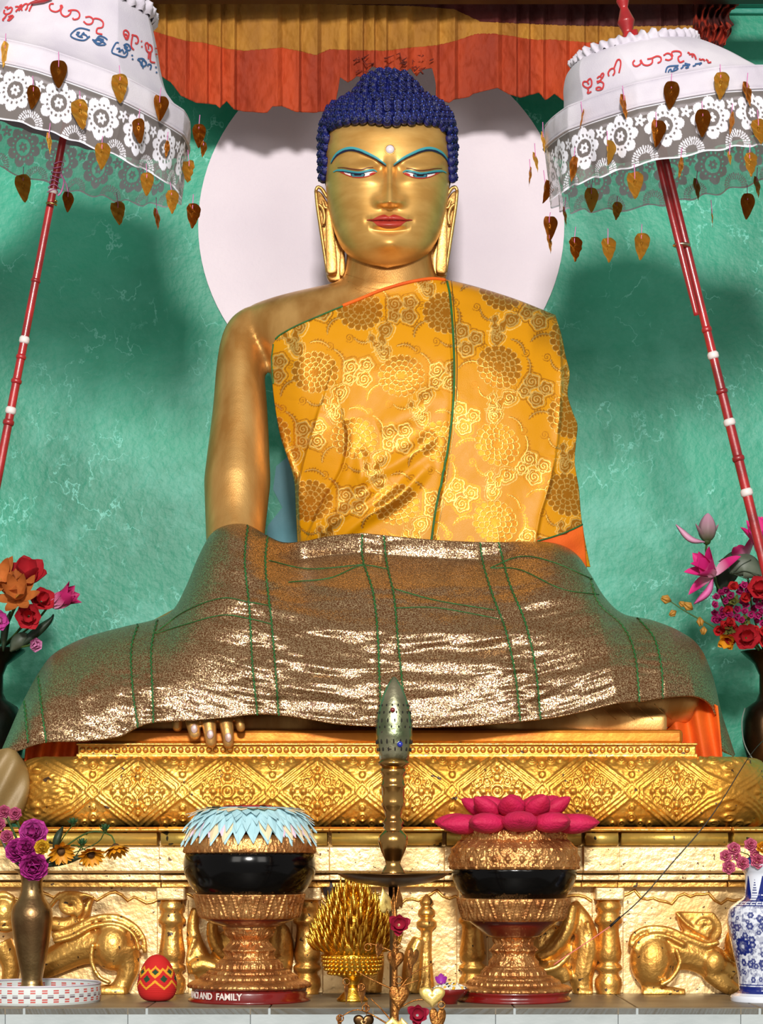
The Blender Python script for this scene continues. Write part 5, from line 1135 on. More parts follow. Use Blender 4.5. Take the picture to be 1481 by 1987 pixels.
# paper frill: rows of pointed paper strips radiating over the rim
PB = mat('pale_blue_paper', (176, 214, 222), (160, 200, 210), 20, 0, .8); PC = mat('cream_paper', (226, 206, 168), None, rough=.8); PP = mat('pink_paper', (224, 196, 214), None, rough=.8); PR = mat('red_paper', (176, 28, 34), (140, 18, 24), 20, 0, .8)
fr = thing('paper_frill', tuple(P(485, 1600, YB)), 'round pleated cover of pale blue, cream and pink paper on the left bowl', 'paper cover')
k5 = kk(YB); Cf = np.array(P(485, 1600, YB))
def frill(n, r0, z0, r1, z1, r2, z2, m_, name='paper_strip', wid=1.25, jit=4):
    for i in range(n):
        t = 2*PI*i/n+random.uniform(-.5, .5)/n; wv = wid*PI*r1/n
        V = []; j1 = random.uniform(-jit, jit); j2 = random.uniform(-jit, jit)
        for r, z, ww in ((r0, z0, .5), ((r0+r1)/2, (z0+z1)/2+2, .9), (r1, z1, 1), ((r1+r2)/2+j1*.3, (z1+z2)/2+j2*.5, .85), (r2+j1, z2+j2, .06)):
            for sgn in (-1, 0, 1):
                tt__ = t+sgn*wv*ww/max(r, 20); q = r+(2.2 if sgn == 0 else 0)
                V.append(Cf+np.array([q*k5*math.cos(tt__), q*k5*math.sin(tt__), -z*k5]))
        o = link(name, mesh(name, V, gridfaces(3, 5), m_, False), fr)
frill(30, 60, -22, 108, -8, 131, 40, PB); frill(30, 60, -24, 106, -12, 129, 33, PC, jit=3); frill(26, 60, -25, 104, -14, 124, 24, PP, jit=3); frill(44, 55, -28, 104, -18, 127, 14, PB, jit=5); frill(40, 50, -32, 96, -24, 120, -2, PB, jit=6); frill(36, 40, -33, 92, -29, 118, -14, PB, jit=6); frill(30, 40, -34, 88, -31, 110, -26, PC, jit=5); frill(30, 36, -36, 80, -33, 104, -30, PB, jit=4)
frill(26, 10, -35, 42, -37, 66, -33, PR, jit=3)
MB().lathe([(0, Cf[2]+.024), (60*k5, Cf[2]+.024), (100*k5, Cf[2]+.008), (110*k5, Cf[2]-.010), (60*k5, Cf[2]-.012), (0, Cf[2]-.012)][::-1], (Cf[0], Cf[1]), 40).build('frill_core', PC, fr)

# petals and flowers
def petal_mesh(name, m_, L_, W_, curl=.3, cup=.25, tip=.5, nu_=7, nv_=9, thick=0, base=.12):
    """petal along +Z from origin, face towards -Y"""
    V = []
    for j in range(nv_):
        s_ = j/(nv_-1); wd = W_/2*(math.sin(PI*min(1, s_**(.75+tip*.5)))**(.7)*(1-.0*s_)+base*(1-s_)); wd = max(wd, .0001)
        for i in range(nu_):
            u_ = (i/(nu_-1)-.5)*2; x = u_*wd
            y = -curl*L_*s_**2+cup*abs(u_)**2*wd*-1.0
            V.append((x, y, L_*s_*(1-.12*curl*s_)))
    return mesh(name, V, gridfaces(nu_, nv_), m_)
def petal_grad(name, c_tip, c_base, L_):
    m = mat(name, c_tip, None, rough=.6); nt = m.node_tree; N = nt.nodes; Lk = nt.links; b = N['Principled BSDF']
    tc = N.new('ShaderNodeTexCoord'); sx = N.new('ShaderNodeSeparateXYZ'); Lk.new(tc.outputs['Object'], sx.inputs[0]); mr = N.new('ShaderNodeMapRange'); mr.inputs[2].default_value = L_*.75; Lk.new(sx.outputs[2], mr.inputs[0])
    mx = N.new('ShaderNodeMix'); mx.data_type = 'RGBA'; mx.inputs[6].default_value = lin(c_base); mx.inputs[7].default_value = lin(c_tip); Lk.new(mr.outputs[0], mx.inputs[0]); Lk.new(mx.outputs[2], b.inputs['Base Color']); return m
def flower(name, label, c, dirv, rings, centre=None, stem=None, cat='flower', group=None, petal='petal', nopart=False, stem_r=.0022, start=0.):
    """rings: (n, mesh, open angle from the axis, twist, radius offset)"""
    c = Vector(c); root = thing(name, tuple(c), label, cat, group)
    q = Vector(dirv).normalized().to_track_quat('Z', 'Y')
    for n, me_, op, tw, ro in rings:
        for i in range(n):
            a = 2*PI*i/n+tw+start; j = random.uniform(-.09, .09)
            R_ = q.to_matrix() @ Matrix.Rotation(a, 3, 'Z') @ Matrix.Rotation(-(op+j), 3, 'X').inverted().transposed() 
            o = link(petal, me_, root, c+q.to_matrix() @ Matrix.Rotation(a, 3, 'Z') @ Vector((0, ro, 0)))
            o.rotation_euler = (q.to_matrix() @ Matrix.Rotation(a, 3, 'Z') @ Matrix.Rotation(-(op+j), 3, 'X')).to_euler()
    if centre:
        m_, r_ = centre; MB().ell(c+q @ Vector((0, 0, r_*.3)), (r_, r_, r_), 12, 8).build('flower_centre', m_, root)
    if stem: MB().tube(crv(np.array([c]+[Vector(p) for p in stem]), 18), stem_r, 6).build('stem', STEM, root)
    return root
PINKF = mat('hot_pink_cloth', (200, 14, 84), (170, 8, 50), 14, 0, .7, .5, 200)
# cloth lotus on the right bowl: padded petals
def puff(L_, W_, T_):
    m = MB(); V = []; nu_, nv_ = 14, 12
    for j in range(nv_):
        s_ = j/(nv_-1); w_ = W_/2*math.sin(PI*min(.999, max(.02, s_**.8)))**.75; t_ = T_/2*math.sin(PI*min(.999, max(.02, s_)))**.7
        for i in range(nu_):
            a = 2*PI*i/nu_; V.append((w_*math.cos(a), t_*math.sin(a)*(1 if abs(math.cos(a)) < .9 else .8), L_*s_))
    m.add(V, gridfaces(nu_, nv_, True)); m.add(V[:nu_], [tuple(range(nu_))[::-1]]); m.add(V[-nu_:], [tuple(range(nu_))]); return m.me('petal', PINKF)
lot = puff(.082, .062, .034); lot2 = puff(.060, .044, .026)
CL = Vector(P(1004, 1612, YB)); LF = thing('cloth_lotus', tuple(CL), 'hot pink padded cloth lotus lying open on the carved gilded bowl', 'flower')
for n_, me_, r0_, el, z0_, tw in ((11, lot, .058, .10, .010, .12), (9, lot2, .042, .62, .022, .3), (7, lot2, .016, .55, .028, .0)):
    for i in range(n_):
        a = 2*PI*i/n_+tw; o = link('petal', me_, LF, CL+Vector((r0_*math.cos(a), r0_*math.sin(a), z0_)))
        d = Vector((math.cos(a)*math.cos(el), math.sin(a)*math.cos(el), math.sin(el)-.1*random.random())); o.rotation_euler = d.to_track_quat('Z', 'X').to_euler()
        o.rotation_euler = (d.to_track_quat('Z', 'Y')).to_euler()
MB().lathe([(0, CL.z-.001), (.085, CL.z-.001), (.085, CL.z+.012), (.05, CL.z+.03), (0, CL.z+.03)], (CL.x, CL.y), 30).build('lotus_core', PINKF, LF)

# brass lamp on a tall foot in front of the shelf
YL = -.90
lamp = thing('brass_lamp', (xx(763, YL), YL, 0), 'tall brass lamp with a pierced silvery bud finial and a dish', 'lamp')
SILV = mat('tarnished_silver', (200, 194, 162), (120, 134, 100), 14, 1, .28, .2, 120, speck=((60, 50, 40), 60, .68))
lobj('pierced_bud', SILV, lamp, 765, [(27, 1477), (31, 1462), (34, 1440), (35, 1430), (35.5, 1426), (35, 1422), (35.5, 1408), (34, 1392), (30, 1372), (24, 1352), (16, 1334), (8, 1321), (3, 1314), (.5, 1312)], YL, 40)
m = MB()
for ry, r_, hh_ in ((1400, 34.5, 4.5), (1384, 32.5, 3), (1440, 34.5, 5), (1455, 32.5, 4), (1412, 35.3, 2.6), (1370, 29.5, 2.6)):
    for i in range(16):
        a = 2*PI*i/16+ry; m.ell((xx(765, YL)+r_*kk(YL)*math.cos(a), YL+r_*kk(YL)*math.sin(a), zz(ry, YL)), (.0012, .0012, hh_*.0008), 6, 5)
tag(m.build('pierced_hole', mat('black_slot', (20, 14, 10), None, rough=.9), lamp), kind='stuff')
for gx, gy, gr, gc in ((762, 1380, 5, (110, 30, 30)), (797, 1378, 4, (150, 130, 110)), (776, 1446, 6, (30, 44, 150))):
    a = math.asin(max(-1, min(1, (gx-765)/35.))); MB().ell((xx(gx, YL), YL-34.5*kk(YL)*math.cos(a), zz(gy, YL)), (gr*kk(YL),)*3, 12, 8).build('gem', mat('gem_stone', gc, None, rough=.15, coat=1), lamp)
BR2 = mat('polished_brass', (206, 164, 96), (150, 100, 54), 16, 1, .2, .05, 120)
lobj('lamp_collar', BR2, lamp, 764, [(22, 1492), (24, 1487), (30, 1484), (31, 1480), (27, 1476), (24, 1473)], YL, 36)
lobj('lamp_shaft', BR2, lamp, 763, [(23, 1697), (23, 1692), (18, 1684), (14, 1676), (16, 1668), (24, 1650), (29, 1634), (28, 1622), (20, 1613), (16, 1610), (20, 1605), (17, 1601), (21, 1596), (18, 1592), (15, 1585), (17, 1574), (20, 1566), (23, 1562), (22, 1556), (22, 1530), (24, 1528), (24, 1522), (22, 1520), (22, 1504), (25, 1500), (25, 1494), (22, 1490)], YL, 40)
lobj('lamp_dish', BRASSD, lamp, 763, [(8, 1722), (30, 1719), (70, 1713), (96, 1704), (107, 1697), (108, 1694), (104, 1694), (80, 1702), (40, 1706), (10, 1706)], YL, 72)
lobj('lamp_stem', BRASSD, lamp, 763, [(44, 1655+1.4/kk(YL)), (40, 1655+1.38/kk(YL)), (20, 1655+1.3/kk(YL)), (7, 1655+1.2/kk(YL)), (7, 1800), (9, 1722)], YL, 32, None)

# hanging heart leaf tree in front of the lamp
YT = -.97
tree = thing('heart_leaf_tree', (xx(766, YT), YT, 0), 'small gilded metal tree with dangling heart shaped leaves in front of the altar', 'ornament')
DG = mat('dull_gilt_metal', (190, 130, 66), (136, 82, 36), 90, .9, .42, .5, 260); PGD = mat('pale_gilt_leaf', (252, 226, 140), (240, 206, 112), 30, .7, .4, .2, 200)
zb_ = 1655+1.4/kk(YT)
MB().tube(P(np.array([764, 768, 766, 767, 766.]), np.array([1722, 1800, 1900, 1990, zb_-12]), YT), [.0015, .0030, .0048, .006, .007], 10).build('trunk', DG, tree)
MB().lathe([(.03, 0), (.03, .012), (.02, .03), (.012, .06), (.006, .1)], (xx(766, YT), YT), 32).build('tree_base', DG, tree)
for br in ([(767, 1922), (720, 1900), (688, 1882)], [(767, 1920), (790, 1910), (812, 1902)], [(767, 1990), (742, 1960), (720, 1938)], [(767, 1850), (742, 1838), (716, 1830)], [(767, 1845), (780, 1838), (774, 1836)], [(768, 1790), (760, 1760), (764, 1735)], [(767, 1960), (810, 1940), (856, 1944)], [(767, 1930), (800, 1890), (842, 1870)], [(767, 1995), (700, 1960), (662, 1972)]):
    c = crv(br, 14); MB().tube(P(c[:, 0], c[:, 1], YT-.004*np.linspace(0, 1, 14)), [.0016, .0009], 6).build('branch', DG, tree)
def heart(par, px, py, w_, h_, Y, yaw, m_, rl=0):
    V = []; n = 40
    out = [(w_/2*math.sin(t)**3*(1 if 1 else 0), h_*(.42*math.cos(t)-.16*math.cos(2*t)-.06*math.cos(3*t)-.02*math.cos(4*t))*1.0) for t in np.linspace(0, 2*PI, n, endpoint=False)]
    zmid = .12*h_
    for s_ in (.0, .35, .7, 1):
        for x, z in out: V.append((x*s_, .06*w_*s_*s_, z*s_+0*zmid))
    me_ = mesh('heart_leaf', np.array(V)*kk(Y), gridfaces(n, 4, True), m_); o = link('heart_leaf', me_, par, P(px, py, Y)); o.rotation_euler = (0, rl, yaw); solid(o, .0008, 0)
def eyelet(par, px, py, Y): MB().tube([np.array(P(px, py, Y))+np.array([.005*math.cos(a), 0, .005*math.sin(a)]) for a in np.linspace(0, 2*PI, 17)], .0011, 6).build('eyelet', DG, par)
for px, py, w_, h_, yaw, m_, rl in [(749, 1750, 30, 56, .5, PGD, 2.9), (768, 1860, 36, 46, 1.0, DG, 0), (768, 1862, 34, 44, .2, DG, .1), (775, 1933, 40, 56, .2, DG, 0), (839, 1932, 50, 46, 0, PGD, 0), (736, 1842, 22, 34, .9, DG, .3), (802, 1858, 28, 48, .7, DG, .2), (797, 1880, 26, 44, 1.1, DG, 0), (776, 1745, 30, 50, 1.1, DG, 3.0),
                                    (673, 1925, 18, 44, 1.2, DG, 0), (703, 1925, 22, 46, .8, DG, 0), (706, 1984, 40, 40, .1, BRASSD, 0), (762, 1988, 34, 30, .1, PGD, 3.14), (780, 1990, 30, 30, -.3, PGD, 3.1), (660, 1985, 16, 40, 1.1, DG, 0), (850, 1978, 34, 60, .3, DG, 0), (712, 1955, 14, 30, 1.2, DG, 0)]:
    heart(tree, px, py, w_, h_, YT-.008, yaw, m_, rl)
for ex_, ey_ in ((714, 1838), (770, 1832), (774, 1902), (701, 1915), (672, 1905), (857, 1950), (710, 1956), (660, 1976)): eyelet(tree, ex_, ey_, YT-.01)
for px, py, lbl in ((774, 1795, 'crumpled crimson flower on the upper stem of the heart leaf tree'), (810, 1970, 'crimson flower low on the heart leaf tree near the pale heart')):
    pm = petal_mesh('petal', mat('crimson_cloth', (176, 24, 60), (130, 10, 40), 30, 0, .6), .017, .013, .3, .4)
    flower('crimson_flower', lbl, P(px, py, YT-.012), (.1, -1, .2), [(6, pm, 1.15, 0, .002), (4, pm, .7, .4, .002), (3, pm, 1.6, .9, .002)])

# golden rice ear offering
YG = -.60
gold = thing('golden_rice_offering', (xx(686, YG), YG, zL), 'golden cone of metallic rice ears on a beaded golden pedestal', 'offering')
RG = mat('bright_gold_plastic', (252, 206, 84), (214, 158, 50), 70, 1, .3, .3, 200)
lobj('pedestal', RG, gold, 684, [(26, 1940), (26, 1934), (14, 1922), (12, 1912), (14, 1904), (22, 1896), (44, 1888), (54, 1876), (56, 1860), (58, 1852), (50, 1848), (20, 1846)][::1], YG, 40, None)
gold_ = gold.children[-1]
MB().lathe([(30*kk(YG), zL), (30*kk(YG), zL+.004), (14*kk(YG), zL+.014), (12*kk(YG), zL+.03)], (xx(684, YG), YG), 30).build('pedestal_foot', RG, gold)
bd = MB().ell((0, 0, 0), (.0032,)*3, 8, 6).me('bead', RG)
for r_, py_, n_ in ((58, 1856, 34), (57, 1864, 34), (56, 1872, 32), (53, 1880, 30), (46, 1888, 26)):
    for i in range(n_):
        a = 2*PI*i/n_+(py_ % 3); x_, y_ = xx(684, YG)+r_*kk(YG)*math.cos(a), YG+r_*kk(YG)*math.sin(a)
        if math.sin(a) < .25: link('bead', bd, gold, (x_, y_, zz(py_, YG)))
sp = MB(); sp.tube([(0, 0, 0), (0, -.003, .012), (0, -.002, .026), (0, .004, .040)], [.0008, .0036, .003, .0004], 6); spm = sp.me('rice_ear', RG)
for row in range(14):
    f_ = row/13; r_ = (66*(1-f_)**.65+5)*kk(YG); z_ = zz(1846-f_*106, YG); n_ = int(10+22*(1-f_)**.8)
    for i in range(n_):
        a = 2*PI*(i+.5*(row % 2))/n_+random.uniform(-.05, .05)
        if math.sin(a) > .45: continue
        o = link('rice_ear', spm, gold, (xx(686, YG)+r_*math.cos(a)*.9, YG+r_*math.sin(a)*.9, z_))
        d = Vector((math.cos(a)*(1.1-.8*f_), math.sin(a)*(1.1-.8*f_), 1.0)); o.rotation_euler = d.to_track_quat('Z', 'Y').to_euler(); s_ = random.uniform(.8, 1.05); o.scale = (s_, s_, s_)
lobj('cone_core', RG, gold, 686, [(58, 1850), (56, 1830), (40, 1780), (20, 1745), (4, 1728)], YG, 30)

# small dish of coloured offerings
YD = -.66
dish = thing('offering_dish', (xx(873, YD), YD, zL), 'small dark red dish heaped with white and coloured grains beside the right bowl', 'dish')
lobj('dish_body', REDL, dish, 873, [(14, 1950), (16, 1940), (30, 1930), (38, 1920), (36, 1918), (20, 1924)], YD, 40, None); MB().lathe([(14*kk(YD), zL), (12*kk(YD), zz(1940, YD))], (xx(873, YD), YD), 24).build('dish_foot', REDL, dish)
gr_c = [mat('white_grain', (214, 214, 200), None, rough=.6), mat('yellow_grain', (222, 170, 40), None, rough=.6), mat('black_grain', (24, 22, 20), None, rough=.4)]
for gi, gm in enumerate(gr_c):
    m = MB()
    for i in range((90, 24, 10)[gi]):
        a = random.uniform(0, 2*PI); r_ = 32*math.sqrt(random.random()); h_ = 12*(1-(r_/34)**2); m.ell((xx(873+r_*math.cos(a), YD), YD+r_*math.sin(a)*kk(YD), zz(1920-h_, YD)), (.0028, .0026, .0024), 6, 5)
    tag(m.build('grain_heap', gm, dish), kind='stuff')
MB().lathe([(0, zz(1924, YD)), (32*kk(YD), zz(1920, YD)), (20*kk(YD), zz(1911, YD)), (0, zz(1908, YD))], (xx(873, YD), YD), 24).build('grain_bed', gr_c[0], dish)
pm = petal_mesh('petal', mat('purple_petal', (150, 40, 150), None, rough=.6), .014, .010, .3, .3)
flower('purple_floret', 'tiny purple floret lying on the dish of grains', P(856, 1906, YD), (0, -.8, .6), [(5, pm, 1.1, 0, .001)])

# crocheted egg
YE = -.60
egg = thing('crocheted_egg', (xx(305, YE), YE, zL), 'red crocheted egg with yellow lattice and green diamonds', 'ornament')
n, nv_ = 200, 140; q = crv([(4, 1947), (22, 1945), (33, 1936), (38, 1920), (37, 1905), (32, 1888), (24, 1872), (14, 1861), (5, 1857), (.3, 1856)], nv_); t = np.linspace(0, 2*PI, n, endpoint=False)
T_, J_ = np.meshgrid(t, np.arange(nv_)); r = q[:, 0][J_]; pyy = q[:, 1][J_]; h = .9*np.abs(np.sin(T_*34+(J_//4 % 2)*PI/2))*np.abs(np.sin(J_*PI/4)); Rr = (r+h)*kk(YE)
zz_ = zz(pyy, YE); zz_ = zL+(zz_-zz_.min()); V = np.stack([xx(305, YE)+Rr*np.cos(T_), YE+Rr*np.sin(T_), zz_], -1)
me = mesh('egg_body', V, gridfaces(n, nv_, True), None); al = ((T_+PI/2+PI) % (2*PI)-PI); U = al*34; dv_ = pyy-1902; a1 = (U+0) % 32-16
dia = np.abs(a1)*.9+np.abs(dv_); yel = (np.abs(dia-19) < 2.6)*(np.abs(dv_) < 24) + (np.abs(np.abs(((U+16) % 32-16))*.9+np.abs(dv_+13)-10) < 2.2)*(dv_ < 2); grn = (dia < 7) | ((np.abs(((U+16) % 32-16))*.9+np.abs(dv_+13)) < 6)
attr(me, 'yarn', np.clip(yel, 0, 1)); attr(me, 'yarn2', grn.astype(float))
EM = mat('red_yarn', (186, 20, 18), None, rough=.85); nt = EM.node_tree; N = nt.nodes; a_, mx = attr_mix(EM, 'yarn', (186, 20, 18), (212, 150, 28)); a2 = N.new('ShaderNodeAttribute'); a2.attribute_name = 'yarn2'; m2 = N.new('ShaderNodeMix'); m2.data_type = 'RGBA'; nt.links.new(a2.outputs['Fac'], m2.inputs[0]); nt.links.new(mx.outputs[2], m2.inputs[6]); m2.inputs[7].default_value = lin((18, 62, 30)); nt.links.new(m2.outputs[2], N['Principled BSDF'].inputs['Base Color'])
me.materials.append(EM); link('egg_body', me, egg)

# white tray and brass vase at the lower left
YV = -.60
tray = thing('woven_tray', (xx(70, YV), YV, zL), 'round white tray with a red and brown dashed woven rim under the brass vase', 'tray')
Rt = 124*kk(YV); zt0, zt1 = zL, zL+.030; n, nv_ = 900, 26; t = np.linspace(0, 2*PI, n, endpoint=False); v = np.linspace(0, 1, nv_)
T_, J_ = np.meshgrid(t, v); Rr = Rt*(1-.012*(J_ < .08)+.010*np.sin(J_*PI)); V = np.stack([xx(70, YV)+Rr*np.cos(T_), YV+Rr*np.sin(T_), zt0+(zt1-zt0)*J_], -1)
me = mesh('tray_rim', V, gridfaces(n, nv_, True), None); U = (T_*124/22.) % 1; d1 = (U < .45)*((np.abs(J_-.78) < .03)+(np.abs(J_-.66) < .03)+(np.abs(J_-.30) < .03)+(np.abs(J_-.18) < .03)) > 0; d2 = (U > .47)*(U < .97)*((np.abs(J_-.52) < .03)+(np.abs(J_-.42) < .03)) > 0
attr(me, 'dash', d1.astype(float)); attr(me, 'dash2', d2.astype(float)); EM = mat('white_tray_weave', (200, 208, 208), None, rough=.5); nt = EM.node_tree; N = nt.nodes; a_, mx = attr_mix(EM, 'dash', (200, 208, 208), (186, 70, 62)); a2 = N.new('ShaderNodeAttribute'); a2.attribute_name = 'dash2'; m2 = N.new('ShaderNodeMix'); m2.data_type = 'RGBA'; nt.links.new(a2.outputs['Fac'], m2.inputs[0]); nt.links.new(mx.outputs[2], m2.inputs[6]); m2.inputs[7].default_value = lin((92, 60, 76)); nt.links.new(m2.outputs[2], N['Principled BSDF'].inputs['Base Color'])
me.materials.append(EM); link('tray_rim', me, tray)
MB().lathe([(0, zL), (Rt*.985, zL), (Rt*.985, zL+.006), (0, zL+.006)], (xx(70, YV), YV), 64).build('tray_floor', mat('white_tray_floor', (190, 200, 200), None, rough=.5), tray)
MB().tube([(xx(70, YV)+Rt*math.cos(a), YV+Rt*math.sin(a), zt1) for a in np.linspace(0, 2*PI, 73)], .0016, 6).build('tray_lip', CLOTHW, tray)
vz = zL+.0065
vase = thing('brass_vase', (xx(62, YV), YV, vz), 'slim brass vase holding magenta and yellow flowers, standing on the white tray', 'vase')
lobj('vase_body', mat('worn_brass', (176, 150, 104), (120, 92, 62), 10, 1, .33, .1, 200), vase, 62, [(27, 1940), (27, 1932), (23, 1928), (26, 1924), (22, 1920), (25, 1915), (21, 1910), (20, 1900), (24, 1880), (30, 1850), (36, 1815), (40, 1785), (40, 1772), (36, 1758), (27, 1745), (22, 1732), (20, 1715), (22, 1700), (30, 1690), (36, 1686), (30, 1687), (18, 1698)], YV, 56, None)
vb = vase.children[0].data
for v_ in vb.vertices:
    if v_.co.z < vz+.002: v_.co.z = max(v_.co.z, vz)

# blue and white vase at the lower right
YW = -.60; cw = 1478
bw = thing('porcelain_vase', (xx(cw, YW), YW, zL), 'blue and white porcelain vase with painted blossoms at the right end of the shelf', 'vase')
n, nv_ = 620, 300; q = crv([(56, 1946), (59, 1942), (59, 1932), (54, 1929), (44, 1922), (44, 1912), (46, 1890), (52, 1860), (60, 1825), (66, 1795), (66, 1775), (60, 1760), (46, 1749), (34, 1740), (32, 1725), (32, 1700), (38, 1688), (44, 1680), (46, 1677), (40, 1678), (28, 1695)], nv_); t = np.linspace(0, 2*PI, n, endpoint=False)
T_, J_ = np.meshgrid(t, np.arange(nv_)); r = q[:, 0][J_]; pyy = q[:, 1][J_]; V = np.stack([xx(cw, YW)+r*kk(YW)*np.cos(T_), YW+r*kk(YW)*np.sin(T_), np.maximum(zL, zz(pyy, YW))], -1)
me = mesh('vase_body', V, gridfaces(n, nv_, True), None); U = (T_+PI/2)*62; ink = np.zeros(T_.shape)
def blos(x, y, r_, n_=6):
    global ink
    dx = (U-x+3.14159*62) % (2*PI*62)-PI*62; dy = pyy-y; R = np.hypot(dx, dy); a = np.arctan2(dy, dx); e = r_*(.8+.2*np.abs(np.cos(n_*a/2))); w_ = np.clip((e-R)/1.5, 0, 1)
    ink = np.maximum(ink, w_*(.45+.5*(R/e)**2)); ink = np.where(R < e*.22, .15, ink)
body_ = (pyy > 1757) & (pyy < 1912); rs = random.Random(3)
ink = np.where(body_, .25*(fbm(U/7, pyy/7, 5) > .46)+.25*(fbm(U/4, pyy/4, 8) > .5), 0)
for i in range(230): blos(rs.uniform(-190, 190), rs.uniform(1762, 1908), rs.uniform(5, 9))
for x, y in ((-52, 1835), (40, 1800), (120, 1850), (-130, 1790)): blos(x, y, 19, 9)
ink = np.where(body_, ink, 0); ink = np.where((pyy > 1912) & (pyy < 1926), .9, ink); ink = np.where(np.abs(pyy-1909) < 1, .8, ink)
neck = (pyy > 1696) & (pyy < 1747) & (J_ < 250); mt = np.abs(((U+20) % 62)-31); ink = np.where(neck & (mt < (pyy-1694)*.42) , .95, ink); ink = np.where(neck & (np.abs(((U+51) % 62)-31) < (pyy-1704)*.36) & (np.abs((pyy % 5)-2) < 1), .7, ink)
gk = (pyy >= 1747) & (pyy < 1757); ink = np.where(gk, ((np.abs(pyy-1748) < .9) | (np.abs(pyy-1756) < .9) | ((U % 14) < 2) | ((np.abs(pyy-1752) < 1) & ((U % 14) > 5)))*.8, ink)
ink = np.clip(ink*1.5, 0, 1); attr(me, 'ink', ink); PV = mat('porcelain_glaze', (214, 220, 230), None, rough=.12, coat=.5); attr_mix(PV, 'ink', (214, 220, 232), (16, 34, 112)); me.materials.append(PV); link('vase_body', me, bw)

# dark vases standing on the plinth top, with bouquets
DV = mat('dark_bronze', (52, 40, 34), (24, 34, 28), 6, .8, .28, .1, 100)
YQ = .10
def plin(Y): return 1655-(zT-CZ)/kk(Y)
dv = thing('bronze_vase', (xx(-12, YQ), YQ, zT), 'dark bronze vase of artificial flowers behind the left knee', 'vase')
lobj('vase_body', DV, dv, -12, [(34, plin(YQ)), (36, 1580), (20, 1560), (26, 1540), (46, 1500), (60, 1440), (58, 1400), (46, 1372), (24, 1358), (18, 1345), (18, 1310), (26, 1290), (50, 1272), (60, 1264), (61, 1260), (50, 1262), (20, 1285)], YQ, 56)
dv2 = thing('bronze_vase', (xx(1488, YQ), YQ, zT), 'round bellied brown bronze vase of lotus flowers behind the right knee', 'vase')
lobj('vase_body', mat('brown_bronze', (112, 84, 56), (50, 36, 26), 7, .9, .3, .1, 100), dv2, 1488, [(34, plin(YQ)), (36, 1586), (30, 1578), (14, 1562), (10, 1545), (20, 1510), (36, 1480), (46, 1440), (46, 1400), (40, 1374), (20, 1360), (14, 1345), (14, 1310), (24, 1288), (44, 1270), (50, 1264), (42, 1266), (16, 1290)], YQ, 56)

LOT = petal_grad('lotus_petal', (206, 32, 122), (236, 200, 222), .045); LOTD = petal_grad('lotus_petal_dark', (170, 20, 92), (230, 170, 206), .05); BUDM = petal_grad('bud_petal', (206, 150, 180), (50, 84, 16), .075)
REDM = mat('red_fabric_petal', (196, 30, 44), (166, 18, 34), 30, 0, .7); ORM = mat('apricot_fabric_petal', (214, 128, 56), (176, 96, 36), 30, 0, .7); PKM = mat('pink_tissue', (226, 160, 198), (200, 116, 170), 40, 0, .7); MAG = mat('magenta_petal', (190, 52, 150), (150, 26, 112), 40, 0, .65); YELF = mat('yellow_petal', (226, 160, 16), (196, 118, 8), 30, 0, .6); LEAFM = mat('dark_leaf', (48, 66, 44), (24, 38, 26), 20, 0, .55); GREYL = mat('grey_green_leaf', (98, 108, 92), (60, 70, 56), 20, 0, .5); BUFF = mat('buff_bud', (196, 146, 56), (150, 100, 30), 30, 0, .6)
def top(px, Y=YQ, py=1266): return P(px, py, Y)
L1V = top(-8)
rp = petal_mesh('petal', REDM, .050, .040, .25, .35, .4); rp2 = petal_mesh('petal', REDM, .031, .028, .3, .4, .6); op = petal_mesh('petal', ORM, .054, .021, .35, .3, .2); lp = petal_mesh('petal', LOTD, .064, .032, -.05, .5, .1); lps = petal_mesh('petal', LOTD, .056, .026, -.02, .5, .1)
YF1 = .02
flower('red_cloth_flower', 'large red fabric flower at the top of the left bouquet', P(54, 1128, YF1), (.1, -.75, .65), [(6, rp, 1.15, .2, .002), (4, rp, .6, .6, .002)], None, [P(20, 1200, YF1+.04), L1V])
flower('apricot_cloth_flower', 'apricot star shaped fabric flower in the middle of the left bouquet', P(36, 1160, YF1-.03), (0, -.9, .4), [(7, op, 1.35, .1, .002), (6, op, .8, .5, .002)], (BUFF, .006), [P(14, 1210, YF1+.04), L1V])
flower('apricot_cloth_flower', 'apricot fabric flower cut by the left picture edge', P(-2, 1128, YF1-.02), (.2, -.9, .4), [(7, op, 1.3, .3, .002), (5, op, .8, .7, .002)], (BUFF, .006), [P(-4, 1210, YF1+.04), L1V])
flower('red_cloth_flower', 'red fabric flower right beside the pink lotus bud of the left bouquet', P(80, 1168, YF1-.01), (.3, -.9, .2), [(5, rp2, 1.15, .2, .002), (4, rp2, .6, .6, .002)], None, [P(40, 1220, YF1+.04), L1V])
flower('red_cloth_flower', 'red fabric flower lowest in the left bouquet above the pink tissue bud', P(56, 1196, YF1-.02), (.1, -.95, -.1), [(6, rp2, 1.2, .5, .002), (4, rp2, .6, .1, .002)], None, [P(30, 1230, YF1+.04), L1V])
flower('pink_lotus', 'magenta and white lotus flower pointing right from the left bouquet', P(95, 1176, YF1), (1, -.25, .48), [(7, lp, .30, .2, .002), (6, lps, .14, .5, .002)], None, [P(60, 1215, YF1+.04), L1V])
tis = petal_mesh('petal', PKM, .017, .018, .2, .6, .9)
flower('tissue_bud', 'pale pink tissue flower hanging at the rim of the left bronze vase', P(66, 1250, YF1), (.5, -.9, -.2), [(6, tis, 1.1, 0, .001), (5, tis, .6, .4, .001), (3, tis, .2, .2, 0)], None, [P(40, 1256, YF1+.02), L1V])
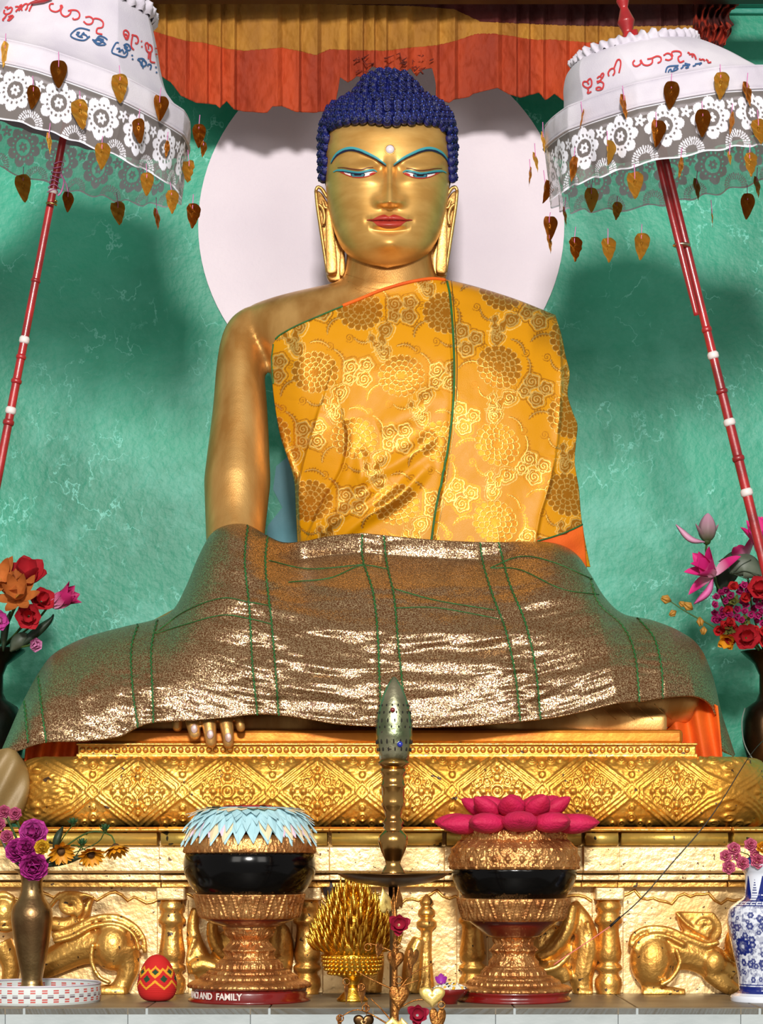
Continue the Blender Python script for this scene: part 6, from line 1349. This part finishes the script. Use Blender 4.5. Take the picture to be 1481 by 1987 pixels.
flower('tissue_bud', 'bright pink tissue flower at the left edge below the apricot flowers', P(-4, 1205, YF1-.03), (.2, -1, 0), [(7, petal_mesh('petal', mat('bright_pink_tissue', (224, 90, 184), (190, 50, 150), 40, 0, .7), .026, .024, .2, .6, .9), 1.1, 0, .001), (5, tis, .6, .4, .001)], None, [L1V])
def leaf(label, pts, w_, Y, m_, name='leaf'):
    c = crv(pts, 16); wd = [w_*math.sin(PI*min(.98, max(.03, i/15)))**.8 for i in range(16)]; a, b = offs(c, wd); V = []
    for j in range(5):
        f_ = j/4; e = a*(1-f_)+b*f_; V += list(P(e[:, 0], e[:, 1], Y+.006*abs(f_-.5)*2-.01*np.sin(np.linspace(0, PI, 16))))
    o = link(name, mesh(name, V, gridfaces(16, 5), m_)); solid(o, .0006); o['label'] = label; o['category'] = 'leaf'; return o
leaf('dark green leaf on the right side of the left bouquet stems', [(30, 1262), (60, 1236), (96, 1205), (104, 1192)], 9, YF1+.02, LEAFM)
leaf('grey green leaf behind the pink tissue bud of the left bouquet', [(20, 1264), (40, 1240), (62, 1236)], 13, YF1+.02, GREYL)
leaf('upright dark leaf among the left bouquet stems at the picture edge', [(6, 1264), (10, 1220), (20, 1186)], 7, YF1+.02, LEAFM)
# right bouquet
R1V = P(1484, 1272, YQ)
def bud_core():
    V = []; n_, m_ = 40, 24
    for j in range(m_):
        s_ = j/(m_-1); r_ = .0185*math.sin(PI*min(.995, max(.03, s_**.82)))**.62
        for i in range(n_):
            a = 2*PI*i/n_; q = r_*(1-.10*abs(math.sin(a*3.5))**.5); V.append((q*math.cos(a), q*math.sin(a), .056*s_))
    return mesh('bud_core', V, gridfaces(n_, m_, True), BUDM)
bp = petal_mesh('petal', BUDM, .042, .026, -.30, .7, .2); bp2 = petal_mesh('petal', BUDM, .044, .014, .1, .3, .1)
flower('lotus_bud', 'closed pink and green lotus bud topmost in the right bouquet', P(1372, 1052, YF1), (.02, -.1, 1), [(1, bud_core(), 0, 0, 0), (2, bp2, .75, 1.9, .004)], (STEM, .008), [P(1374, 1090, YF1+.02), P(1420, 1200, YF1+.06), R1V])
leaf('slender brown green sepal curling left from the lotus bud', [(1368, 1052), (1340, 1046), (1312, 1018)], 6, YF1-.01, BUDM.copy())
lr = petal_mesh('petal', LOT, .062, .030, -.04, .5, .1)
flower('pink_lotus', 'open magenta lotus with loose petals hanging below the lotus bud', P(1388, 1118, YF1-.02), (-.6, -.5, .45), [(5, lr, .5, .9, .002), (3, lr, .15, .2, .002), (2, lr, 1.5, 2.2, .002)], None, [P(1400, 1150, YF1+.03), R1V])
o = leaf('single magenta lotus petal drooping under the open lotus of the right bouquet', [(1384, 1120), (1374, 1148), (1347, 1172)], 7, YF1-.02, mat('magenta_petal_loose', (196, 36, 120), (216, 120, 180), 20, 0, .6), 'petal')
lb = petal_mesh('petal', LOT, .082, .042, -.05, .5, .1)
flower('pink_lotus', 'large magenta lotus at the right picture edge of the right bouquet', P(1487, 1085, YF1-.04), (-.15, -.5, .9), [(8, lb, .5, .2, .004), (6, lb, .3, .5, .004)], None, [P(1486, 1180, YF1+.03), R1V])
flower('pink_lotus', 'dark magenta lotus seen edge on behind the veined leaf of the right bouquet', P(1448, 1090, YF1+.04), (-.4, 0, .6), [(6, lps, .9, .2, .003)], None, [P(1460, 1180, YF1+.05), R1V])
lv_ = leaf('broad grey green veined leaf in the middle of the right bouquet', [(1416, 1112), (1444, 1098), (1478, 1116)], 24, YF1-.02, GREYL)
for ve in ([(1418, 1112), (1446, 1108), (1474, 1116)], [(1424, 1110), (1440, 1096), (1458, 1086)], [(1424, 1114), (1446, 1122), (1464, 1132)]):
    c = crv(ve, 12); MB().tube(P(c[:, 0], c[:, 1], YF1-.031), .0009, 5).build('leaf_vein', LEAFM, lv_)
leaf('dark round leaf left of the veined leaf in the right bouquet', [(1394, 1150), (1412, 1110), (1436, 1064)], 22, YF1+.03, LEAFM)
sm5 = petal_mesh('petal', mat('magenta_floret', (196, 40, 120), (150, 20, 90), 60, 0, .65), .010, .008, .3, .3, .6); sr5 = petal_mesh('petal', mat('scarlet_floret', (206, 36, 40), (170, 20, 26), 60, 0, .65), .014, .013, .3, .3, .8); sg5 = petal_mesh('petal', mat('olive_leaflet', (130, 130, 60), (96, 96, 40), 60, 0, .65), .016, .007, .3, .3, .2)
rs = random.Random(11); pos = []
for i in range(64):
    for _ in range(30):
        x, y = rs.uniform(1384, 1484), rs.uniform(1136, 1246)
        if (x-1450)**2/72**2+(y-1192)**2/62**2 < 1 and all((x-a)**2+(y-b)**2 > 90 for a, b in pos): break
    pos.append((x, y)); red = y > 1210 or rs.random() < .22; ol = rs.random() < .16
    flower('floret', 'small %s floret in the dense flower heads above the right bronze vase' % ('olive green' if ol else 'scarlet' if red else 'magenta'), P(x, y, YF1-.03+rs.uniform(-.01, .03)), (rs.uniform(-.5, .5), -1, rs.uniform(-.3, .6)), [(5, sg5 if ol else sr5 if red else sm5, 1.1, rs.uniform(0, 1), .001), (3, sg5 if ol else sr5 if red else sm5, .5, rs.uniform(0, 1), .001)], group='%s florets of the right bouquet' % ('olive' if ol else 'scarlet' if red else 'magenta'))
flower('red_cloth_flower', 'red fabric flower over the rim of the right bronze vase', P(1448, 1238, YF1-.05), (-.1, -1, 0), [(6, rp2, 1.2, .5, .002), (4, rp2, .6, .1, .002)], None, [R1V])
flower('red_cloth_flower', 'red fabric flower at the right picture edge below the veined leaf', P(1474, 1146, YF1-.05), (-.1, -1, .2), [(6, rp2, 1.2, .5, .002), (4, rp2, .6, .1, .002)], None, [R1V])
yp = petal_mesh('petal', YELF, .022, .016, .2, .4, .4)
flower('yellow_flower', 'drooping ochre flower at the lower left of the right bouquet', P(1412, 1240, YF1-.04), (-.3, -.8, -.5), [(5, yp, .7, .2, .002), (4, yp, 1.1, .5, .002)], None, [P(1440, 1236, YF1), R1V])
MB_ = MB(); c = crv([(1440, 1225), (1400, 1222), (1370, 1208), (1330, 1186), (1300, 1166)], 40); MB_.tube(P(c[:, 0], c[:, 1], YF1-.01), [.0022, .001], 6)
spr = tag(MB_.build('bud_sprig', STEM), 'arching stem of ochre buds reaching left from the right bouquet', 'sprig')
WL[spr.name] = Vector((0, 0, 0))
for x, y, dx, dz, s_ in ((1302, 1166, -1, .3, 1), (1312, 1186, -.6, -.4, .8), (1344, 1182, -.8, .5, 1), (1358, 1198, .1, -1, .9), (1366, 1216, -.1, -1, .8), (1330, 1176, -1, .6, .7)):
    m = MB()
    for a in range(4):
        m2_ = [(0, 0, 0), (.005*math.cos(a*PI/2), .005*math.sin(a*PI/2), .010), (.003*math.cos(a*PI/2), .003*math.sin(a*PI/2), .020)]; m.tube(np.array(m2_)*s_, [.002*s_, .0048*s_, .001*s_], 8)
    o = m.build('bud', BUFF, spr, loc=P(x, y, YF1-.012)); o.rotation_euler = Vector((dx, -.2, dz)).to_track_quat('Z', 'Y').to_euler()

# lower left bouquet in the brass vase
TV = P(62, 1690, YV)
def pom(name, label, px, py, r_, m_, Y, n=(9, 9, 8, 6), stem=True, dirv=(0, -1, .25)):
    pm_ = petal_mesh('petal', m_, r_*kk(Y)*.95, r_*kk(Y)*.95, .15, .6, 1.0)
    c = Vector(P(px, py, Y)); return flower(name, label, c, dirv, [(n[0], pm_, 1.45, 0, .002), (n[1], pm_, 1.1, .3, .002), (n[2], pm_, .75, .1, .002), (n[3], pm_, .35, .5, .001)], None, [TV] if stem else None)
PK2 = mat('light_magenta_petal', (206, 84, 172), (176, 50, 140), 60, 0, .65); PK3 = mat('dusty_pink_petal', (206, 110, 150), (170, 60, 100), 90, 0, .65)
pom('carnation', 'light magenta carnation topmost in the brass vase', 66, 1618, 30, PK2, YV-.03); pom('carnation', 'magenta carnation at the left of the brass vase rim', 36, 1652, 26, MAG, YV-.04); pom('carnation', 'magenta carnation hanging lowest over the rim of the brass vase', 66, 1680, 30, MAG, YV-.06, dirv=(.1, -1, -.2)); pom('carnation', 'small magenta carnation between the lower and upper carnations', 52, 1646, 22, MAG, YV-.05)
for i, (x, y) in enumerate(((8, 1576), (30, 1580), (14, 1624), (-2, 1600))): pom('small_pink_blossom', ['small pink blossom at the top left edge of the brass vase bouquet', 'small pink blossom right of the topmost one in the brass vase bouquet', 'small pink blossom left of the carnations in the brass vase', 'small pink blossom half cut by the left edge above the brass vase'][i], x, y, 13, PK3, YV-.02, (7, 6, 4, 3))
pom('yellow_carnation', 'small lemon yellow carnation between the magenta ones and the daisies', 82, 1645, 15, mat('lemon_petal', (214, 176, 40), (190, 140, 20), 60, 0, .65), YV-.06, (8, 7, 5, 3))
dp = petal_mesh('petal', YELF, .022, .009, .15, .3, .2); DK = mat('daisy_centre', (92, 58, 14), (60, 34, 8), 80, 0, .8)
flower('yellow_daisy', 'yellow daisy facing up nearest the magenta carnations', P(118, 1650, YV-.04), (.2, -.6, -.5), [(11, dp, 1.3, 0, .004), (9, dp, 1.0, .2, .004)], (DK, .007), [P(96, 1665, YV-.02), TV], stem_r=.0014)
flower('yellow_daisy', 'yellow daisy drooping in the middle of the right spray of the brass vase', P(176, 1655, YV-.04), (.3, -.7, -.8), [(12, dp, 1.25, 0, .004), (10, dp, .9, .2, .004)], (DK, .007), [P(140, 1640, YV-.02), P(100, 1665, YV), TV], stem_r=.0014)
flower('yellow_daisy', 'yellow daisy hanging farthest right on a long stem from the brass vase', P(224, 1642, YV-.03), (.25, -.35, -1), [(13, dp, 1.15, 0, .004), (10, dp, .8, .2, .004)], (DK, .007), [P(214, 1620, YV-.02), P(170, 1616, YV-.01), P(110, 1655, YV), TV], stem_r=.0014)
gb = petal_mesh('sepal', mat('green_sepal', (48, 92, 50), (30, 66, 34), 40, 0, .6), .012, .004, .2, .2, .1)
for x, y, l_ in ((142, 1600, 'spiky green bud standing above the daisies of the brass vase'), (160, 1640, 'spiky green bud beside the middle daisy of the brass vase'), (204, 1530+82, 'tiny green bud at the tip of the thin stalk over the throne ledge')):
    flower('green_bud', l_, P(x, y, YV-.02), (0, -.4, 1), [(9, gb, .9, 0, .002), (8, gb, .5, .3, .001)], (STEM, .004), [P(x-20, y+26, YV-.01), P(95, 1672, YV), TV], petal='sepal', stem_r=.001)
leaf('dark pointed leaf beside the nearest daisy of the brass vase', [(104, 1650), (112, 1625), (122, 1604)], 7, YV-.03, LEAFM); leaf('long dark leaf under the drooping daisies of the brass vase', [(84, 1682), (120, 1672), (166, 1660)], 7, YV-.02, LEAFM); leaf('pale green blade leaf crossing left of the brass vase rim', [(50, 1690), (24, 1664), (0, 1625)], 4, YV-.02, GREYL)
# lower right blossoms in the porcelain vase
TW = P(1480, 1690, YW)
PK4 = mat('rose_pink_petal', (220, 130, 160), (188, 70, 108), 120, 0, .65)
for x, y, r_, l_ in ((1424, 1648, 13, 'pink blossom topmost on the left side of the porcelain vase'), (1408, 1662, 12, 'pink blossom farthest left over the porcelain vase'), (1414, 1684, 13, 'pink blossom hanging lowest at the left of the porcelain vase'), (1441, 1676, 13, 'pink blossom resting on the rim of the porcelain vase'), (1456, 1640, 13, 'faded mauve blossom above the porcelain vase neck'), (1470, 1672, 15, 'large pink blossom over the middle of the porcelain vase mouth'), (1464, 1658, 9, 'tiny pink blossom behind the large one over the porcelain vase'), (1430, 1664, 8, 'small dark pink blossom among the left cluster of the porcelain vase')):
    f = pom('pink_blossom', l_, x, y, r_, PK4, YW-.03, (6, 6, 4, 3), False); MB().tube(np.array([P(x, y, YW-.03), P((x+1480)/2, (y+1680)/2-6, YW-.02), TW]), .0010, 5).build('stem', STEM, f)
pom('yellow_blossom', 'small yellow blossom at the right edge above the porcelain vase', 1479, 1645, 11, YELF, YW-.04, (6, 6, 4, 3), False)
leaf('blue green leaf tucked in the mouth of the porcelain vase', [(1452, 1684), (1456, 1668), (1462, 1664)], 6, YW-.02, mat('blue_leaf', (30, 56, 120), (20, 40, 90), 20, 0, .5))

# bent wire with a pink tip leaning across the throne
wr_ = thing('bent_wire', tuple(P(1184, 1797, -.60)), 'thin dark bent wire with a pink tip slanting across the right of the throne', 'wire')
c = crv([(1500, 1420, -.40), (1456, 1466, -.52), (1380, 1585, -.56), (1300, 1680, -.57), (1240, 1748, -.58), (1184, 1797, -.60)], 60); MB().tube(P(c[:, 0], c[:, 1], c[:, 2]), [.0006, .0011, .0011], 6).build('wire_shaft', mat('black_wire', (30, 24, 20), None, rough=.5), wr_)
MB().tube(P(np.array([1204, 1184.]), np.array([1779, 1798.]), -.601), .0022, 6).build('wire_binding', mat('black_tape', (18, 16, 14), None, rough=.6), wr_)
c = crv([(1184, 1798, -.602), (1140, 1828, -.61), (1095, 1858, -.62), (1075, 1872, -.622)], 24); MB().tube(P(c[:, 0], c[:, 1], c[:, 2]), .0011, 6).build('pink_tip', mat('pink_plastic', (206, 110, 96), None, rough=.5), wr_)
c = crv([(1446, 1374, -.05), (1440, 1400, -.06), (1444, 1440, -.06), (1462, 1474, -.06), (1490, 1500, -.06)], 24)
tag(MB().tube(P(c[:, 0], c[:, 1], c[:, 2]), .0012, 6).build('cable', mat('grey_cable', (110, 120, 112), None, rough=.5)), 'grey cable looping down beside the right bronze vase', 'cable')
